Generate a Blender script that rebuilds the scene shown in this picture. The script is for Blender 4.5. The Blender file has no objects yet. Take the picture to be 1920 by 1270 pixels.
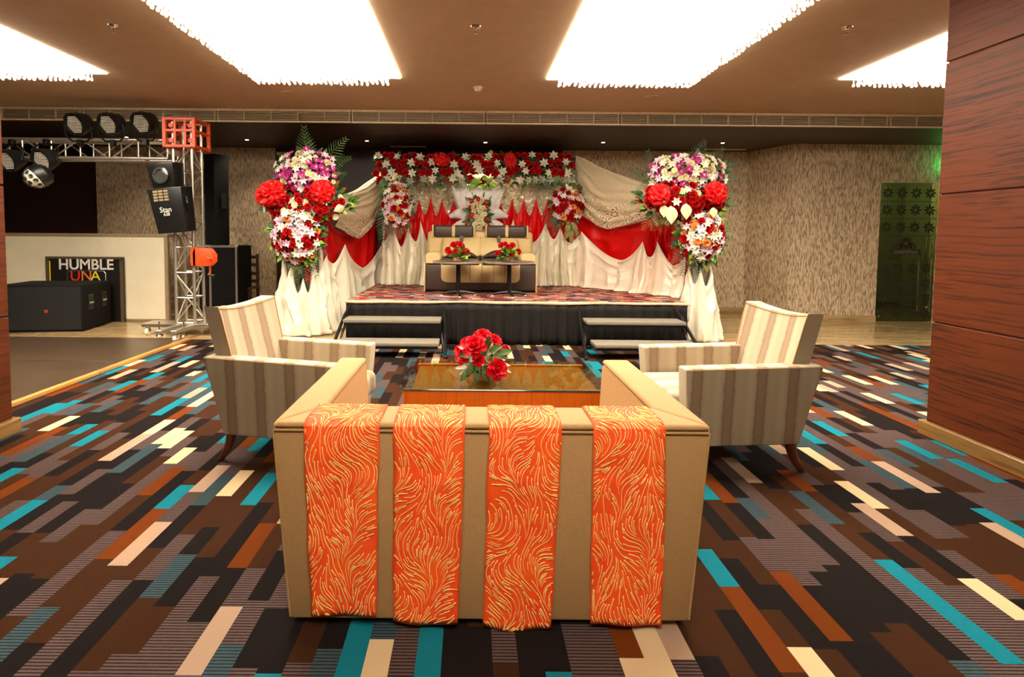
import bpy, bmesh, math, random
from mathutils import Vector, Matrix, Euler, noise
C = bpy.context.scene.collection
PI = math.pi
R = math.radians

# ------------------------------------------------------------------ camera, world, exposure
F_PX, PPX, PPY, CAM_H, PITCH, ROLL = 980.0, 882.0, 491.0, 1.45, R(3.0), 0.0086
FWD = Vector((0, math.cos(PITCH), -math.sin(PITCH)))
UP0 = Vector((0, math.sin(PITCH), math.cos(PITCH)))
CR = math.sqrt(1 - ROLL * ROLL)
RIGHT = CR * Vector((1, 0, 0)) + ROLL * UP0
UP = -ROLL * Vector((1, 0, 0)) + CR * UP0
EYE = Vector((0, 0, CAM_H))
cam = bpy.data.objects.new('camera', bpy.data.cameras.new('camera'))
C.objects.link(cam)
m = Matrix.Identity(4)
for i in range(3):
    m[i][0], m[i][1], m[i][2], m[i][3] = RIGHT[i], UP[i], -FWD[i], EYE[i]
cam.matrix_world = m
cam.data.sensor_width = 36
cam.data.lens = F_PX / 1920 * 36
cam.data.shift_x = (960 - PPX) / 1920
cam.data.shift_y = -(635 - PPY) / 1920
cam.data.clip_start = 0.05
sc = bpy.context.scene
sc.camera = cam
sc.view_settings.view_transform = 'Standard'
sc.view_settings.look = 'None'
sc.view_settings.gamma = 1
sc.view_settings.use_curve_mapping = False
sc.view_settings.exposure = 0.0
w = bpy.data.worlds.new('world')
sc.world = w
w.use_nodes = True
w.node_tree.nodes['Background'].inputs[0].default_value = (0.9, 0.75, 0.55, 1)
w.node_tree.nodes['Background'].inputs[1].default_value = 0.02
CHANDELIER_STRENGTH = 30.0
CH_LEN = 3.0
CHANDELIER_COLOR = (1.0, 0.89, 0.72)


def ray(u, v):
    return FWD + RIGHT * ((u - PPX) / F_PX) - UP * ((v - PPY) / F_PX)


def at(u, v, y):
    d = ray(u, v)
    return EYE + d * (y / d.y)


def atZ(u, v, z):
    d = ray(u, v)
    return EYE + d * ((z - CAM_H) / d.z)


def atP(u, v, a, b):
    """where the sight line meets the vertical plane through plan points a, b"""
    n = Vector((b[1] - a[1], -(b[0] - a[0]), 0))
    d = ray(u, v)
    return EYE + d * ((Vector((a[0], a[1], 0)) - EYE).dot(n) / d.dot(n))


# ------------------------------------------------------------------ materials
MATS = {}


class NT:
    def __init__(self, name, color=(.5, .5, .5), rough=.5, metal=0., **kw):
        self.m = bpy.data.materials.new(name)
        self.m.use_nodes = True
        self.nt = self.m.node_tree
        self.b = self.nt.nodes['Principled BSDF']
        self.b.inputs['Base Color'].default_value = (*color, 1)
        self.b.inputs['Roughness'].default_value = rough
        self.b.inputs['Metallic'].default_value = metal
        for k, v in kw.items():
            self.b.inputs[k.replace('_', ' ')].default_value = v
        self._c = None
        MATS[name] = self.m

    def n(self, t, **kw):
        x = self.nt.nodes.new('ShaderNode' + t)
        for k, v in kw.items():
            setattr(x, k, v)
        return x

    def l(self, a, b):
        self.nt.links.new(a, b)

    def coord(self, kind='Object'):
        if self._c is None:
            self._c = self.n('TexCoord')
        return self._c.outputs[kind]

    def mapped(self, scale=(1, 1, 1), rot=(0, 0, 0), loc=(0, 0, 0), kind='Object', src=None):
        x = self.n('Mapping')
        self.l(src or self.coord(kind), x.inputs[0])
        x.inputs['Scale'].default_value = scale
        x.inputs['Rotation'].default_value = rot
        x.inputs['Location'].default_value = loc
        return x.outputs[0]

    def math(self, op, a, b=None, c=None):
        x = self.n('Math', operation=op)
        for i, v in enumerate((a, b, c)):
            if v is None:
                continue
            if isinstance(v, (int, float)):
                x.inputs[i].default_value = v
            else:
                self.l(v, x.inputs[i])
        return x.outputs[0]

    def noise(self, vec, scale=5, detail=3, rough=.5, out='Fac'):
        x = self.n('TexNoise')
        self.l(vec, x.inputs['Vector'])
        x.inputs['Scale'].default_value = scale
        x.inputs['Detail'].default_value = detail
        x.inputs['Roughness'].default_value = rough
        return x.outputs[0 if out == 'Fac' else 1]

    def ramp(self, fac, stops, interp='LINEAR'):
        x = self.n('ValToRGB')
        x.color_ramp.interpolation = interp
        e = x.color_ramp.elements
        while len(e) < len(stops):
            e.new(0.5)
        for el, (p, c) in zip(e, stops):
            el.position = p
            el.color = (*c, 1) if len(c) == 3 else c
        self.l(fac, x.inputs[0])
        return x.outputs[0]

    def mix(self, fac, a, b, mode='MIX'):
        x = self.n('Mix', data_type='RGBA', blend_type=mode)
        for i, v in ((0, fac), (6, a), (7, b)):
            if isinstance(v, (int, float)):
                x.inputs[i].default_value = v
            elif isinstance(v, tuple):
                x.inputs[i].default_value = (*v, 1)
            else:
                self.l(v, x.inputs[i])
        return x.outputs[2]

    def sep(self, vec):
        x = self.n('SeparateXYZ')
        self.l(vec, x.inputs[0])
        return x.outputs

    def comb(self, x=0., y=0., z=0.):
        c = self.n('CombineXYZ')
        for i, v in enumerate((x, y, z)):
            if isinstance(v, (int, float)):
                c.inputs[i].default_value = v
            else:
                self.l(v, c.inputs[i])
        return c.outputs[0]

    def base(self, col):
        self.l(col, self.b.inputs['Base Color'])
        return self

    def bump(self, h, dist=.01, strength=.5):
        x = self.n('Bump')
        x.inputs['Distance'].default_value = dist
        x.inputs['Strength'].default_value = strength
        self.l(h, x.inputs['Height'])
        self.l(x.outputs[0], self.b.inputs['Normal'])
        return self


def lin(r, g, b):
    f = lambda c: (c / 255 / 12.92) if c <= 10 else ((c / 255 + .055) / 1.055) ** 2.4
    return (f(r), f(g), f(b))


def plain(name, rgb, rough=.5, metal=0., var=.12, scale=30, bump=0., **kw):
    t = NT(name, rgb, rough, metal, **kw)
    nz = t.noise(t.coord(), scale, 3)
    t.base(t.ramp(nz, [(.3, tuple(c * (1 - var) for c in rgb)), (.7, tuple(min(1, c * (1 + var)) for c in rgb))]))
    if bump:
        t.bump(nz, bump, .6)
    return t


def carpet_mat():
    t = NT('carpet_bricks', rough=1., Specular_IOR_Level=.05)
    x, y, z = t.sep(t.coord())
    lane = t.math('FLOOR', t.math('DIVIDE', x, .087))
    wn = t.n('TexWhiteNoise', noise_dimensions='1D')
    t.l(lane, wn.inputs['W'])
    v = t.n('TexVoronoi', voronoi_dimensions='1D')
    v.inputs['Scale'].default_value = 1
    t.l(t.math('ADD', t.math('DIVIDE', y, .31), t.math('MULTIPLY', wn.outputs[0], 913.)), v.inputs['W'])
    pick, _, pick2 = t.sep(v.outputs['Color'])
    grey, black, brown, rust = lin(88, 70, 66), lin(27, 21, 20), lin(56, 32, 18), lin(98, 46, 14)
    cream, tan, turq, teal = lin(200, 174, 134), lin(162, 132, 110), lin(22, 108, 121), lin(56, 76, 82)
    col = t.ramp(pick, [(0, black), (.20, brown), (.44, grey), (.70, rust), (.765, teal), (.835, cream), (.895, tan), (.94, turq)], 'CONSTANT')
    line = t.math('SINE', t.math('MULTIPLY', y, 2 * PI / .014))
    wob = t.noise(t.mapped((40, 90, 1)), 1, 2)
    lf = t.math('GREATER_THAN', t.math('ADD', line, t.math('MULTIPLY', wob, 1.0)), .9)
    isg = t.ramp(pick, [(0, (0, 0, 0)), (.44, (1, 1, 1)), (.70, (.0, 0, 0)), (.765, (.9, .9, .9)), (.835, (0, 0, 0))], 'CONSTANT')
    col = t.mix(t.math('MULTIPLY', lf, isg), col, lin(40, 30, 28))
    pile = t.noise(t.coord(), 260, 2)
    col = t.mix(.35, col, t.ramp(pile, [(.25, (.45, .45, .45)), (.75, (1, 1, 1))]), 'MULTIPLY')
    t.base(col)
    t.bump(pile, .004, .5)
    return t


def stage_carpet():
    t = NT('stage_carpet', rough=1., Specular_IOR_Level=.05)
    x, y, z = t.sep(t.coord())
    lane = t.math('FLOOR', t.math('DIVIDE', y, .055))
    wn = t.n('TexWhiteNoise', noise_dimensions='1D')
    t.l(lane, wn.inputs['W'])
    v = t.n('TexVoronoi', voronoi_dimensions='1D')
    v.inputs['Scale'].default_value = 1
    t.l(t.math('ADD', t.math('DIVIDE', x, .13), t.math('MULTIPLY', wn.outputs[0], 713.)), v.inputs['W'])
    pick = t.sep(v.outputs['Color'])[0]
    t.base(t.ramp(pick, [(0, lin(70, 45, 50)), (.2, lin(165, 115, 95)), (.4, lin(120, 100, 110)), (.55, lin(160, 60, 45)), (.68, lin(95, 55, 40)), (.8, lin(195, 150, 120)), (.92, lin(45, 42, 60))], 'CONSTANT'))
    return t


def wallpaper():
    t = NT('drip_wallpaper', rough=.6)
    warp = t.noise(t.mapped((6, 6, 3)), 1, 1, out='c')
    vec = t.n('VectorMath', operation='ADD')
    t.l(t.mapped((84, 84, 10)), vec.inputs[0])
    t.l(warp, vec.inputs[1])
    nz = t.noise(vec.outputs[0], 1, 1.2, .45)
    col = t.ramp(nz, [(.40, lin(142, 121, 96)), (.47, lin(152, 131, 104)), (.51, lin(214, 191, 159)), (.62, lin(204, 181, 148))])
    t.base(col)
    t.bump(nz, .004, .4)
    return t


def wood(name, dark, light, rough=.35, axis='H', scale=1.0, grain=None):
    t = NT(name, rough=rough)
    s = (2.2 * scale, 2.2 * scale, 34 * scale) if axis == 'H' else (34 * scale, 34 * scale, 2.2 * scale)
    if axis == 'Y':
        s = (34 * scale, 1.6 * scale, 34 * scale)
    if grain:
        s = grain
    w1 = t.noise(t.mapped((.9, .9, .9)), 1.4, 2, out='c')
    vec = t.n('VectorMath', operation='MULTIPLY_ADD')
    t.l(w1, vec.inputs[0])
    vec.inputs[1].default_value = (3, 3, 3)
    t.l(t.mapped(s), vec.inputs[2])
    n1 = t.noise(vec.outputs[0], 1, 4, .6)
    n2 = t.noise(t.mapped((1, 1, 1.4)), 1.0, 2)
    c = t.ramp(n1, [(.33, dark), (.52, light), (.72, tuple(a * .75 + b * .25 for a, b in zip(light, dark)))])
    t.base(t.mix(.5, c, t.ramp(n2, [(.3, (.62, .62, .62)), (.7, (1, 1, 1))]), 'MULTIPLY'))
    t.bump(n1, .002, .3)
    return t


def marble():
    t = NT('beige_marble', rough=.12)
    n1 = t.noise(t.mapped((.7, 5, 5)), 1.6, 6, .6)
    t.base(t.ramp(n1, [(.3, lin(134, 106, 68)), (.5, lin(170, 141, 98)), (.7, lin(190, 162, 120))]))
    return t


def stripes(name, axis):
    """watercolour stripes of taupe on cream, running at right angles to the local axis"""
    t = NT(name, rough=.75)
    p = t.sep(t.coord())
    q = p[axis]
    wob = t.noise(t.mapped((3, 3, 3)), 9, 4, .7)
    q2 = t.math('ADD', q, t.math('MULTIPLY', t.math('SUBTRACT', wob, .5), .028))
    a = t.math('SINE', t.math('MULTIPLY', q2, 2 * PI / .20))
    b = t.math('SINE', t.math('ADD', t.math('MULTIPLY', q2, 2 * PI / .10), 1.0))
    s = t.math('ADD', t.math('MULTIPLY', a, .55), t.math('MULTIPLY', b, .30))
    s = t.math('ADD', t.math('MULTIPLY', s, .5), .5)
    t.base(t.ramp(s, [(.16, lin(146, 123, 97)), (.34, lin(132, 109, 84)), (.52, lin(168, 150, 123)), (.8, lin(180, 164, 137))]))
    t.bump(t.noise(t.coord(), 350, 2), .002, .3)
    return t


def runner_mat(name):
    t = NT(name, rough=.7)
    tone = t.noise(t.coord('UV'), 6, 2)
    t.base(t.ramp(tone, [(.3, lin(240, 66, 2)), (.7, lin(250, 92, 6))]))
    t.bump(t.noise(t.coord(), 500, 2), .001, .3)
    return t


def lace_mat():
    t = NT('sequin_lace', rough=.45)
    uv = t.coord('UV')
    vo = t.n('TexVoronoi', feature='F1')
    vo.inputs['Scale'].default_value = 10.5
    t.l(uv, vo.inputs['Vector'])
    d = vo.outputs['Distance']
    rg = t.math('SINE', t.math('MULTIPLY', t.math('ADD', d, t.math('MULTIPLY', t.noise(uv, 14, 2), .22)), 30))
    fine = t.noise(uv, 60, 2)
    vv = t.sep(uv)[1]
    amt = t.ramp(vv, [(.35, (.08, .08, .08)), (.75, (.34, .34, .34))])
    s = t.math('ADD', t.math('MULTIPLY', rg, amt), t.math('ADD', t.math('MULTIPLY', fine, .6), .22))
    t.base(t.ramp(s, [(.20, lin(118, 88, 60)), (.31, lin(166, 138, 102)), (.38, lin(208, 187, 152)), (.85, lin(228, 212, 180))]))
    t.bump(s, .006, .7)
    t.b.inputs['Specular IOR Level'].default_value = .7
    return t


def sequin_mat():
    t = NT('silver_sequins', rough=.25)
    vo = t.n('TexVoronoi', feature='F1')
    vo.inputs['Scale'].default_value = 26
    t.l(t.coord(), vo.inputs['Vector'])
    dot = t.math('LESS_THAN', vo.outputs['Distance'], .36)
    pick = t.sep(vo.outputs['Color'])[0]
    big = t.n('TexVoronoi', feature='F1')
    big.inputs['Scale'].default_value = 8
    t.l(t.coord(), big.inputs['Vector'])
    rg = t.math('LESS_THAN', t.math('ABSOLUTE', t.math('SUBTRACT', big.outputs['Distance'], .26)), .07)
    sp = t.math('MULTIPLY', t.math('MAXIMUM', rg, t.math('GREATER_THAN', pick, .62)), dot)
    t.base(t.mix(sp, lin(186, 164, 134), lin(255, 250, 238)))  # near-white sequin dots, with their sparkle painted into the base colour
    t.l(t.math('MULTIPLY', sp, .3), t.b.inputs['Metallic'])
    geo = t.n('NewGeometry')
    nv = t.n('VectorMath', operation='MULTIPLY_ADD')
    wn = t.n('TexWhiteNoise', noise_dimensions='3D')
    t.l(vo.outputs['Position'], wn.inputs['Vector'])
    t.l(wn.outputs['Color'], nv.inputs[0])
    nv.inputs[1].default_value = (.9, .9, .9)
    off = t.n('VectorMath', operation='ADD')
    off.inputs[1].default_value = (-.45, -.45, -.30)
    t.l(geo.outputs['Normal'], nv.inputs[2])
    t.l(nv.outputs[0], off.inputs[0])
    nrm = t.n('VectorMath', operation='NORMALIZE')
    t.l(off.outputs[0], nrm.inputs[0])
    t.l(nrm.outputs[0], t.b.inputs['Normal'])
    return t


def crystal_mat():
    t = NT('crystal_beads')
    nt = t.nt
    tr, gl, tl = t.n('BsdfTransparent'), t.n('BsdfGlossy'), t.n('BsdfTranslucent')
    gl.inputs['Roughness'].default_value = .15
    tl.inputs['Color'].default_value = (1, .97, .92, 1)
    a, b = t.n('MixShader'), t.n('MixShader')
    a.inputs[0].default_value = .35
    t.l(tl.outputs[0], a.inputs[1])
    t.l(gl.outputs[0], a.inputs[2])
    b.inputs[0].default_value = .6
    t.l(tr.outputs[0], b.inputs[1])
    t.l(a.outputs[0], b.inputs[2])
    t.l(b.outputs[0], nt.nodes['Material Output'].inputs[0])
    return t


def glass_mat(name, tint, refl_rough=.02, ior=1.5):
    t = NT(name)
    tr, gl, fr, mx = t.n('BsdfTransparent'), t.n('BsdfGlossy'), t.n('Fresnel'), t.n('MixShader')
    tr.inputs['Color'].default_value = (*tint, 1)
    gl.inputs['Roughness'].default_value = refl_rough
    fr.inputs['IOR'].default_value = ior
    geo = t.n('NewGeometry')
    t.l(t.math('MULTIPLY', fr.outputs[0], t.math('SUBTRACT', 1., geo.outputs['Backfacing'])), mx.inputs[0])
    t.l(tr.outputs[0], mx.inputs[1])
    t.l(gl.outputs[0], mx.inputs[2])
    t.l(mx.outputs[0], t.nt.nodes['Material Output'].inputs[0])
    return t


def emit(name, color, strength):
    t = NT(name)
    e = t.n('Emission')
    e.inputs[0].default_value = (*color, 1)
    e.inputs[1].default_value = strength
    t.l(e.outputs[0], t.nt.nodes['Material Output'].inputs[0])
    return t


carpet_mat(); stage_carpet(); wallpaper(); marble(); lace_mat(); sequin_mat(); crystal_mat()
wood('pillar_wood', lin(42, 14, 1), lin(88, 36, 5), .55, 'H', 1, (1.5, 1.5, 62))
MATS['pillar_wood'].node_tree.nodes['Principled BSDF'].inputs['Specular IOR Level'].default_value = .25
wood('dark_wood', lin(30, 14, 9), lin(48, 24, 15), .4)
wood('skirting_stone', lin(100, 70, 36), lin(132, 96, 52), .3)
wood('table_wood', lin(222, 98, 8), lin(240, 120, 18), .3, 'V', 1.5)
wood('table_wood_dark', lin(150, 66, 8), lin(182, 90, 16), .3, 'V', 1.2)
wood('leg_wood', lin(58, 22, 10), lin(96, 42, 22), .35, 'V')
wood('edge_wood', lin(150, 96, 40), lin(196, 138, 70), .5, 'Y')
wood('chair_wood', lin(50, 28, 16), lin(84, 50, 30), .45, 'V')
stripes('striped_fabric_length', 0); stripes('striped_fabric_width', 1)
runner_mat('orange_cotton')
plain('cream_print', lin(255, 204, 122), .7)
emit('chandelier_light', CHANDELIER_COLOR, CHANDELIER_STRENGTH)
emit('lamp_lens', (1, .9, .7), 30)
emit('exit_green', (.08, 1, .25), 6)
glass_mat('table_glass', (.72, .86, .80))
glass_mat('door_glass', (.42, .52, .32))
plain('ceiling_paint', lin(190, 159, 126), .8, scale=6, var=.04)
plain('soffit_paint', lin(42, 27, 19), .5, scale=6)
plain('grille_paint', lin(212, 190, 154), .45)
plain('grille_back', lin(96, 78, 54), .8)
plain('beige_linen', lin(168, 128, 80), .8, scale=240, bump=.002)
plain('cream_satin', lin(224, 215, 192), .28, scale=8, var=.03)
plain('blush_satin', lin(222, 203, 182), .28, scale=8, var=.03)
plain('red_satin', lin(196, 2, 3), .40, scale=8, var=.06, Specular_IOR_Level=.25)
plain('white_sheer', lin(232, 222, 196), .5, scale=20, var=.04)
plain('black_skirt', lin(24, 21, 18), .7, Specular_IOR_Level=.15, scale=20)
plain('black_speaker', lin(17, 16, 15), .8, Specular_IOR_Level=.15, scale=120, var=.2, bump=.002)
plain('speaker_grille', lin(13, 13, 12), .7, scale=300, var=.4)
plain('black_plastic', lin(22, 22, 22), .35)
plain('dark_leather', lin(62, 48, 38), .42, scale=60, bump=.001)
plain('beige_leather', lin(198, 172, 118), .5, scale=60, var=.06, bump=.001)
plain('black_metal', lin(26, 24, 22), .35, .5)
plain('aluminium', lin(205, 198, 184), .3, .85, var=.05)
plain('chrome', lin(225, 220, 210), .12, 1., var=.02)
plain('grey_carpet', lin(118, 110, 97), 1., Specular_IOR_Level=.05, scale=200, var=.25, bump=.003)
plain('edge_cream', lin(206, 178, 140), .7)
plain('panel_white', lin(238, 226, 196), .5, scale=3, var=.04)
plain('panel_frame', lin(150, 128, 98), .45)
plain('orange_paint', lin(226, 74, 20), .4)
plain('sign_black', lin(18, 14, 12), .5)
plain('sign_pattern', lin(84, 68, 44), .6, scale=160, var=.95)
plain('white_print', lin(236, 226, 214), .5)
plain('red_print', lin(220, 40, 20), .5)
plain('orange_print', lin(230, 120, 40), .5)
plain('yellow_print', lin(235, 210, 50), .5)
plain('floor_board_dark', lin(66, 50, 36), .3, scale=4, var=.2)
plain('carved_white', lin(232, 224, 220), .6, scale=14, var=.05, bump=.01)
plain('carved_grey', lin(116, 112, 104), .5)
plain('leaf_green', lin(66, 98, 38), .5, var=.4, scale=16)
plain('leaf_dark', lin(48, 76, 42), .5, var=.4, scale=16)
plain('leaf_olive', lin(112, 110, 44), .55, var=.3, scale=16)
plain('leaf_rust', lin(150, 76, 26), .6, var=.35, scale=16)
plain('leaf_lime', lin(132, 172, 44), .5, var=.25, scale=16)
plain('petal_white', lin(224, 219, 200), .6, var=.03, Specular_IOR_Level=.2)
plain('petal_blush', lin(220, 186, 200), .6, var=.06, Specular_IOR_Level=.2)
plain('petal_throat', lin(190, 200, 120), .5)
plain('petal_red', lin(166, 3, 5), .6, var=.25, Specular_IOR_Level=.15)
plain('petal_rose', lin(206, 6, 26), .55, var=.2, Specular_IOR_Level=.2)
plain('petal_purple', lin(164, 34, 112), .6, var=.35, Specular_IOR_Level=.2)
plain('petal_peach', lin(224, 140, 70), .6, var=.15, Specular_IOR_Level=.2)
plain('petal_cream', lin(222, 208, 164), .6, var=.06, Specular_IOR_Level=.2)
plain('basket_wicker', lin(150, 84, 44), .6, var=.4, scale=70, bump=.004)
plain('basket_pink', lin(196, 140, 110), .6, var=.4, scale=70, bump=.004)
plain('table_laminate', lin(70, 52, 40), .25)
plain('led_glass', lin(235, 228, 205), .2, var=.1)
plain('frosted_motif', lin(36, 28, 16), .6)
plain('corridor_paint', lin(116, 116, 86), .7)
plain('shade_smoke', lin(60, 60, 58), .1)
plain('white_plastic', lin(230, 218, 196), .5)
plain('sticker_red', lin(150, 50, 36), .5)
MT = MATS


# ------------------------------------------------------------------ mesh helpers
def link(o, parent=None):
    C.objects.link(o)
    if parent:
        o.parent = parent
    return o


def obj(name, bm, mat, parent=None, smooth=True, loc=None, rot=None, kind=None, label=None):
    me = bpy.data.meshes.new(name)
    bmesh.ops.recalc_face_normals(bm, faces=bm.faces)
    if smooth:
        for f in bm.faces:
            f.smooth = True
        for e in bm.edges:
            if len(e.link_faces) == 2 and e.calc_face_angle(0) > .7:
                e.smooth = False
    bm.to_mesh(me)
    bm.free()
    for x in (mat if isinstance(mat, (list, tuple)) else [mat]):
        me.materials.append(MT[x])
    o = link(bpy.data.objects.new(name, me), parent)
    if loc:
        o.location = loc
    if rot:
        o.rotation_euler = rot
    if kind:
        o['kind'] = kind
    if label:
        o['label'] = label
    return o


def tag(o, label, cat, group=None, kind=None):
    o['label'] = label
    o['category'] = cat
    if group:
        o['group'] = group
    o['kind'] = kind or 'thing'
    return o


def thing(name, label, cat, loc=(0, 0, 0), rotz=0., group=None, rot=None):
    o = link(bpy.data.objects.new(name, None))
    o.empty_display_size = .1
    o.location = loc
    o.rotation_euler = rot or (0, 0, rotz)
    return tag(o, label, cat, group)


def struct(name, bm, mat, parent=None, smooth=False, **kw):
    o = obj(name, bm, mat, parent, smooth, **kw)
    o['kind'] = 'structure'
    return o


def copy_tree(o, parent=None):
    c = o.copy()
    C.objects.link(c)
    c.parent = parent
    for ch in list(o.children):
        copy_tree(ch, c)
    return c


def B():
    return bmesh.new()


def box(bm, lo, hi, bevel=0., seg=2, mat=0, M=None):
    r = bmesh.ops.create_cube(bm, size=1)
    vs = r['verts']
    lo, hi = Vector(lo), Vector(hi)
    for v in vs:
        v.co = Vector(((v.co.x + .5) * (hi.x - lo.x) + lo.x, (v.co.y + .5) * (hi.y - lo.y) + lo.y, (v.co.z + .5) * (hi.z - lo.z) + lo.z))
    if M:
        for v in vs:
            v.co = M @ v.co
    fs = list({f for v in vs for f in v.link_faces})
    for f in fs:
        f.material_index = mat
    if bevel:
        es = list({e for v in vs for e in v.link_edges})
        r = bmesh.ops.bevel(bm, geom=es, offset=bevel, segments=seg, affect='EDGES', profile=.5)
        for f in r['faces']:
            f.material_index = mat
    return bm


def hexa(bm, bot, top, bevel=0., seg=2):
    """solid from four bottom and four top corners, both counter-clockwise"""
    vb = [bm.verts.new(p) for p in bot]
    vt = [bm.verts.new(p) for p in top]
    n = len(vb)
    bm.faces.new(vb[::-1])
    bm.faces.new(vt)
    for i in range(n):
        bm.faces.new((vb[i], vb[(i + 1) % n], vt[(i + 1) % n], vt[i]))
    if bevel:
        es = list({e for v in vb + vt for e in v.link_edges})
        bmesh.ops.bevel(bm, geom=es, offset=bevel, segments=seg, affect='EDGES', profile=.5)
    return bm


def prism(bm, pts, a, b, axis=1, bevel=0., seg=2):
    """extrude a polygon: pts are (p, q) in the plane across axis, from a to b along it"""
    def put(p, q, t):
        return {0: (t, p, q), 1: (p, t, q), 2: (p, q, t)}[axis]
    return hexa(bm, [put(p, q, a) for p, q in pts], [put(p, q, b) for p, q in pts], bevel, seg)


def tube(bm, pts, r, n=8, mat=0, cap=True, closed=False):
    pts = [Vector(p) for p in pts]
    rings = []
    N = len(pts)
    up = Vector((0, 0, 1))
    for i, p in enumerate(pts):
        a = pts[(i - 1) % N] if closed else pts[max(i - 1, 0)]
        b = pts[(i + 1) % N] if closed else pts[min(i + 1, N - 1)]
        d = (b - a).normalized()
        s = d.cross(up)
        if s.length < .05:
            s = d.cross(Vector((1, 0, 0)))
        s.normalize()
        t = s.cross(d)
        rr = r[i] if isinstance(r, (list, tuple)) else r
        rings.append([bm.verts.new(p + (s * math.cos(2 * PI * k / n) + t * math.sin(2 * PI * k / n)) * rr) for k in range(n)])
    for i in range(N if closed else N - 1):
        a, b = rings[i], rings[(i + 1) % N]
        for k in range(n):
            f = bm.faces.new((a[k], a[(k + 1) % n], b[(k + 1) % n], b[k]))
            f.material_index = mat
    if cap and not closed:
        for rg in (rings[0][::-1], rings[-1]):
            bm.faces.new(rg).material_index = mat
    return bm


def bar(bm, a, b, r, n=6):
    return tube(bm, [a, b], r, n)


def lathe(bm, prof, n=24, M=None, mat=0):
    rings = []
    for r, z in prof:
        if r < 1e-5:
            rings.append([bm.verts.new((0, 0, z))])
        else:
            rings.append([bm.verts.new((r * math.cos(2 * PI * k / n), r * math.sin(2 * PI * k / n), z)) for k in range(n)])
    for a, b in zip(rings, rings[1:]):
        for k in range(n):
            k2 = (k + 1) % n
            if len(a) == 1 and len(b) == 1:
                continue
            if len(a) == 1:
                f = bm.faces.new((a[0], b[k2], b[k]))
            elif len(b) == 1:
                f = bm.faces.new((a[k], a[k2], b[0]))
            else:
                f = bm.faces.new((a[k], a[k2], b[k2], b[k]))
            f.material_index = mat
    if M:
        for rg in rings:
            for v in rg:
                v.co = M @ v.co
    return bm


def sheet(bm, fn, nu, nv, mat=0, uv=True, uvs=(1, 1)):
    g = [[bm.verts.new(fn(i / nu, j / nv)) for j in range(nv + 1)] for i in range(nu + 1)]
    lay = bm.loops.layers.uv.verify() if uv else None
    for i in range(nu):
        for j in range(nv):
            f = bm.faces.new((g[i][j], g[i + 1][j], g[i + 1][j + 1], g[i][j + 1]))
            f.material_index = mat
            if uv:
                for lp, (a, b) in zip(f.loops, ((i, j), (i + 1, j), (i + 1, j + 1), (i, j + 1))):
                    lp[lay].uv = (a / nu * uvs[0], b / nv * uvs[1])
    return g


def thicken(o, t, offset=0.):
    md = o.modifiers.new('thickness', 'SOLIDIFY')
    md.thickness = t
    md.offset = offset
    return o


def rotM(loc=(0, 0, 0), rot=(0, 0, 0), s=1.):
    return Matrix.Translation(loc) @ Euler(rot).to_matrix().to_4x4() @ Matrix.Scale(s, 4)


def facing(loc, n, s=1., spin=0.):
    """matrix that puts local +z along n"""
    q = Vector(n).normalized().to_track_quat('Z', 'Y')
    return Matrix.Translation(loc) @ q.to_matrix().to_4x4() @ Matrix.Rotation(spin, 4, 'Z') @ Matrix.Scale(s, 4)


def rot_obj(o, M):
    o.matrix_basis = M
    return o


# ------------------------------------------------------------------ the room
CEIL, SOF, Y_BULK, Y_BACK, Y_SIDE = 3.22, 3.03, 7.6, 9.85, 8.95
X_L, X_R, Y_NEAR = -9.5, 9.5, -5.0
struct('floor', box(B(), (X_L, Y_NEAR, -.12), (X_R, 7.0, 0)), 'carpet_bricks')
struct('floor_marble', box(B(), (X_L, 7.0, -.12), (X_R, 11.2, 0)), 'beige_marble')
struct('ceiling', box(B(), (X_L, Y_NEAR, CEIL), (X_R, Y_BULK + .02, CEIL + .12)), 'ceiling_paint')
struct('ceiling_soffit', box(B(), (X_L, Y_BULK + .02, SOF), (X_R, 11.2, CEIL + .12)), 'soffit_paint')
bm = B()
box(bm, (-7.02, Y_BACK, 0), (-3.67, Y_BACK + .15, SOF))
box(bm, (1.7, Y_BACK, 0), (5.17, Y_BACK + .15, SOF))
struct('wall_back', bm, 'drip_wallpaper')
bm = B()
box(bm, (-3.67, Y_BACK + .06, 0), (1.7, Y_BACK + .15, SOF))
box(bm, (X_L, Y_BACK + .06, 0), (-7.02, Y_BACK + .15, SOF))
struct('wall_back_recess', bm, 'dark_wood')
struct('wall_back_corner', prism(B(), [(5.17, Y_BACK), (5.46, Y_SIDE), (5.6, Y_SIDE + .02), (5.32, Y_BACK + .15)], 0, SOF, 2), 'drip_wallpaper')
DX0, DX1, DZ = 6.98, 7.98, 2.40
bm = B()
box(bm, (5.46, Y_SIDE, 0), (DX0, Y_SIDE + .15, SOF))
box(bm, (DX0, Y_SIDE, DZ), (DX1, Y_SIDE + .15, SOF))
box(bm, (DX1, Y_SIDE, 0), (X_R, Y_SIDE + .15, SOF))
struct('wall_right_end', bm, 'drip_wallpaper')
bm = B()
box(bm, (DX0 - .4, Y_SIDE + 1.2, 0), (DX1 + .4, Y_SIDE + 1.3, 2.6))
box(bm, (DX0 - .5, Y_SIDE + .15, 0), (DX0 - .4, Y_SIDE + 1.3, 2.6))
box(bm, (DX1 + .4, Y_SIDE + .15, 0), (DX1 + .5, Y_SIDE + 1.3, 2.6))
struct('wall_corridor', bm, 'corridor_paint')
struct('wall_left', box(B(), (X_L - .15, Y_NEAR, 0), (X_L, 11.2, CEIL)), 'dark_wood')
struct('wall_right', box(B(), (X_R, Y_NEAR, 0), (X_R + .15, 11.2, CEIL)), 'drip_wallpaper')
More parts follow.
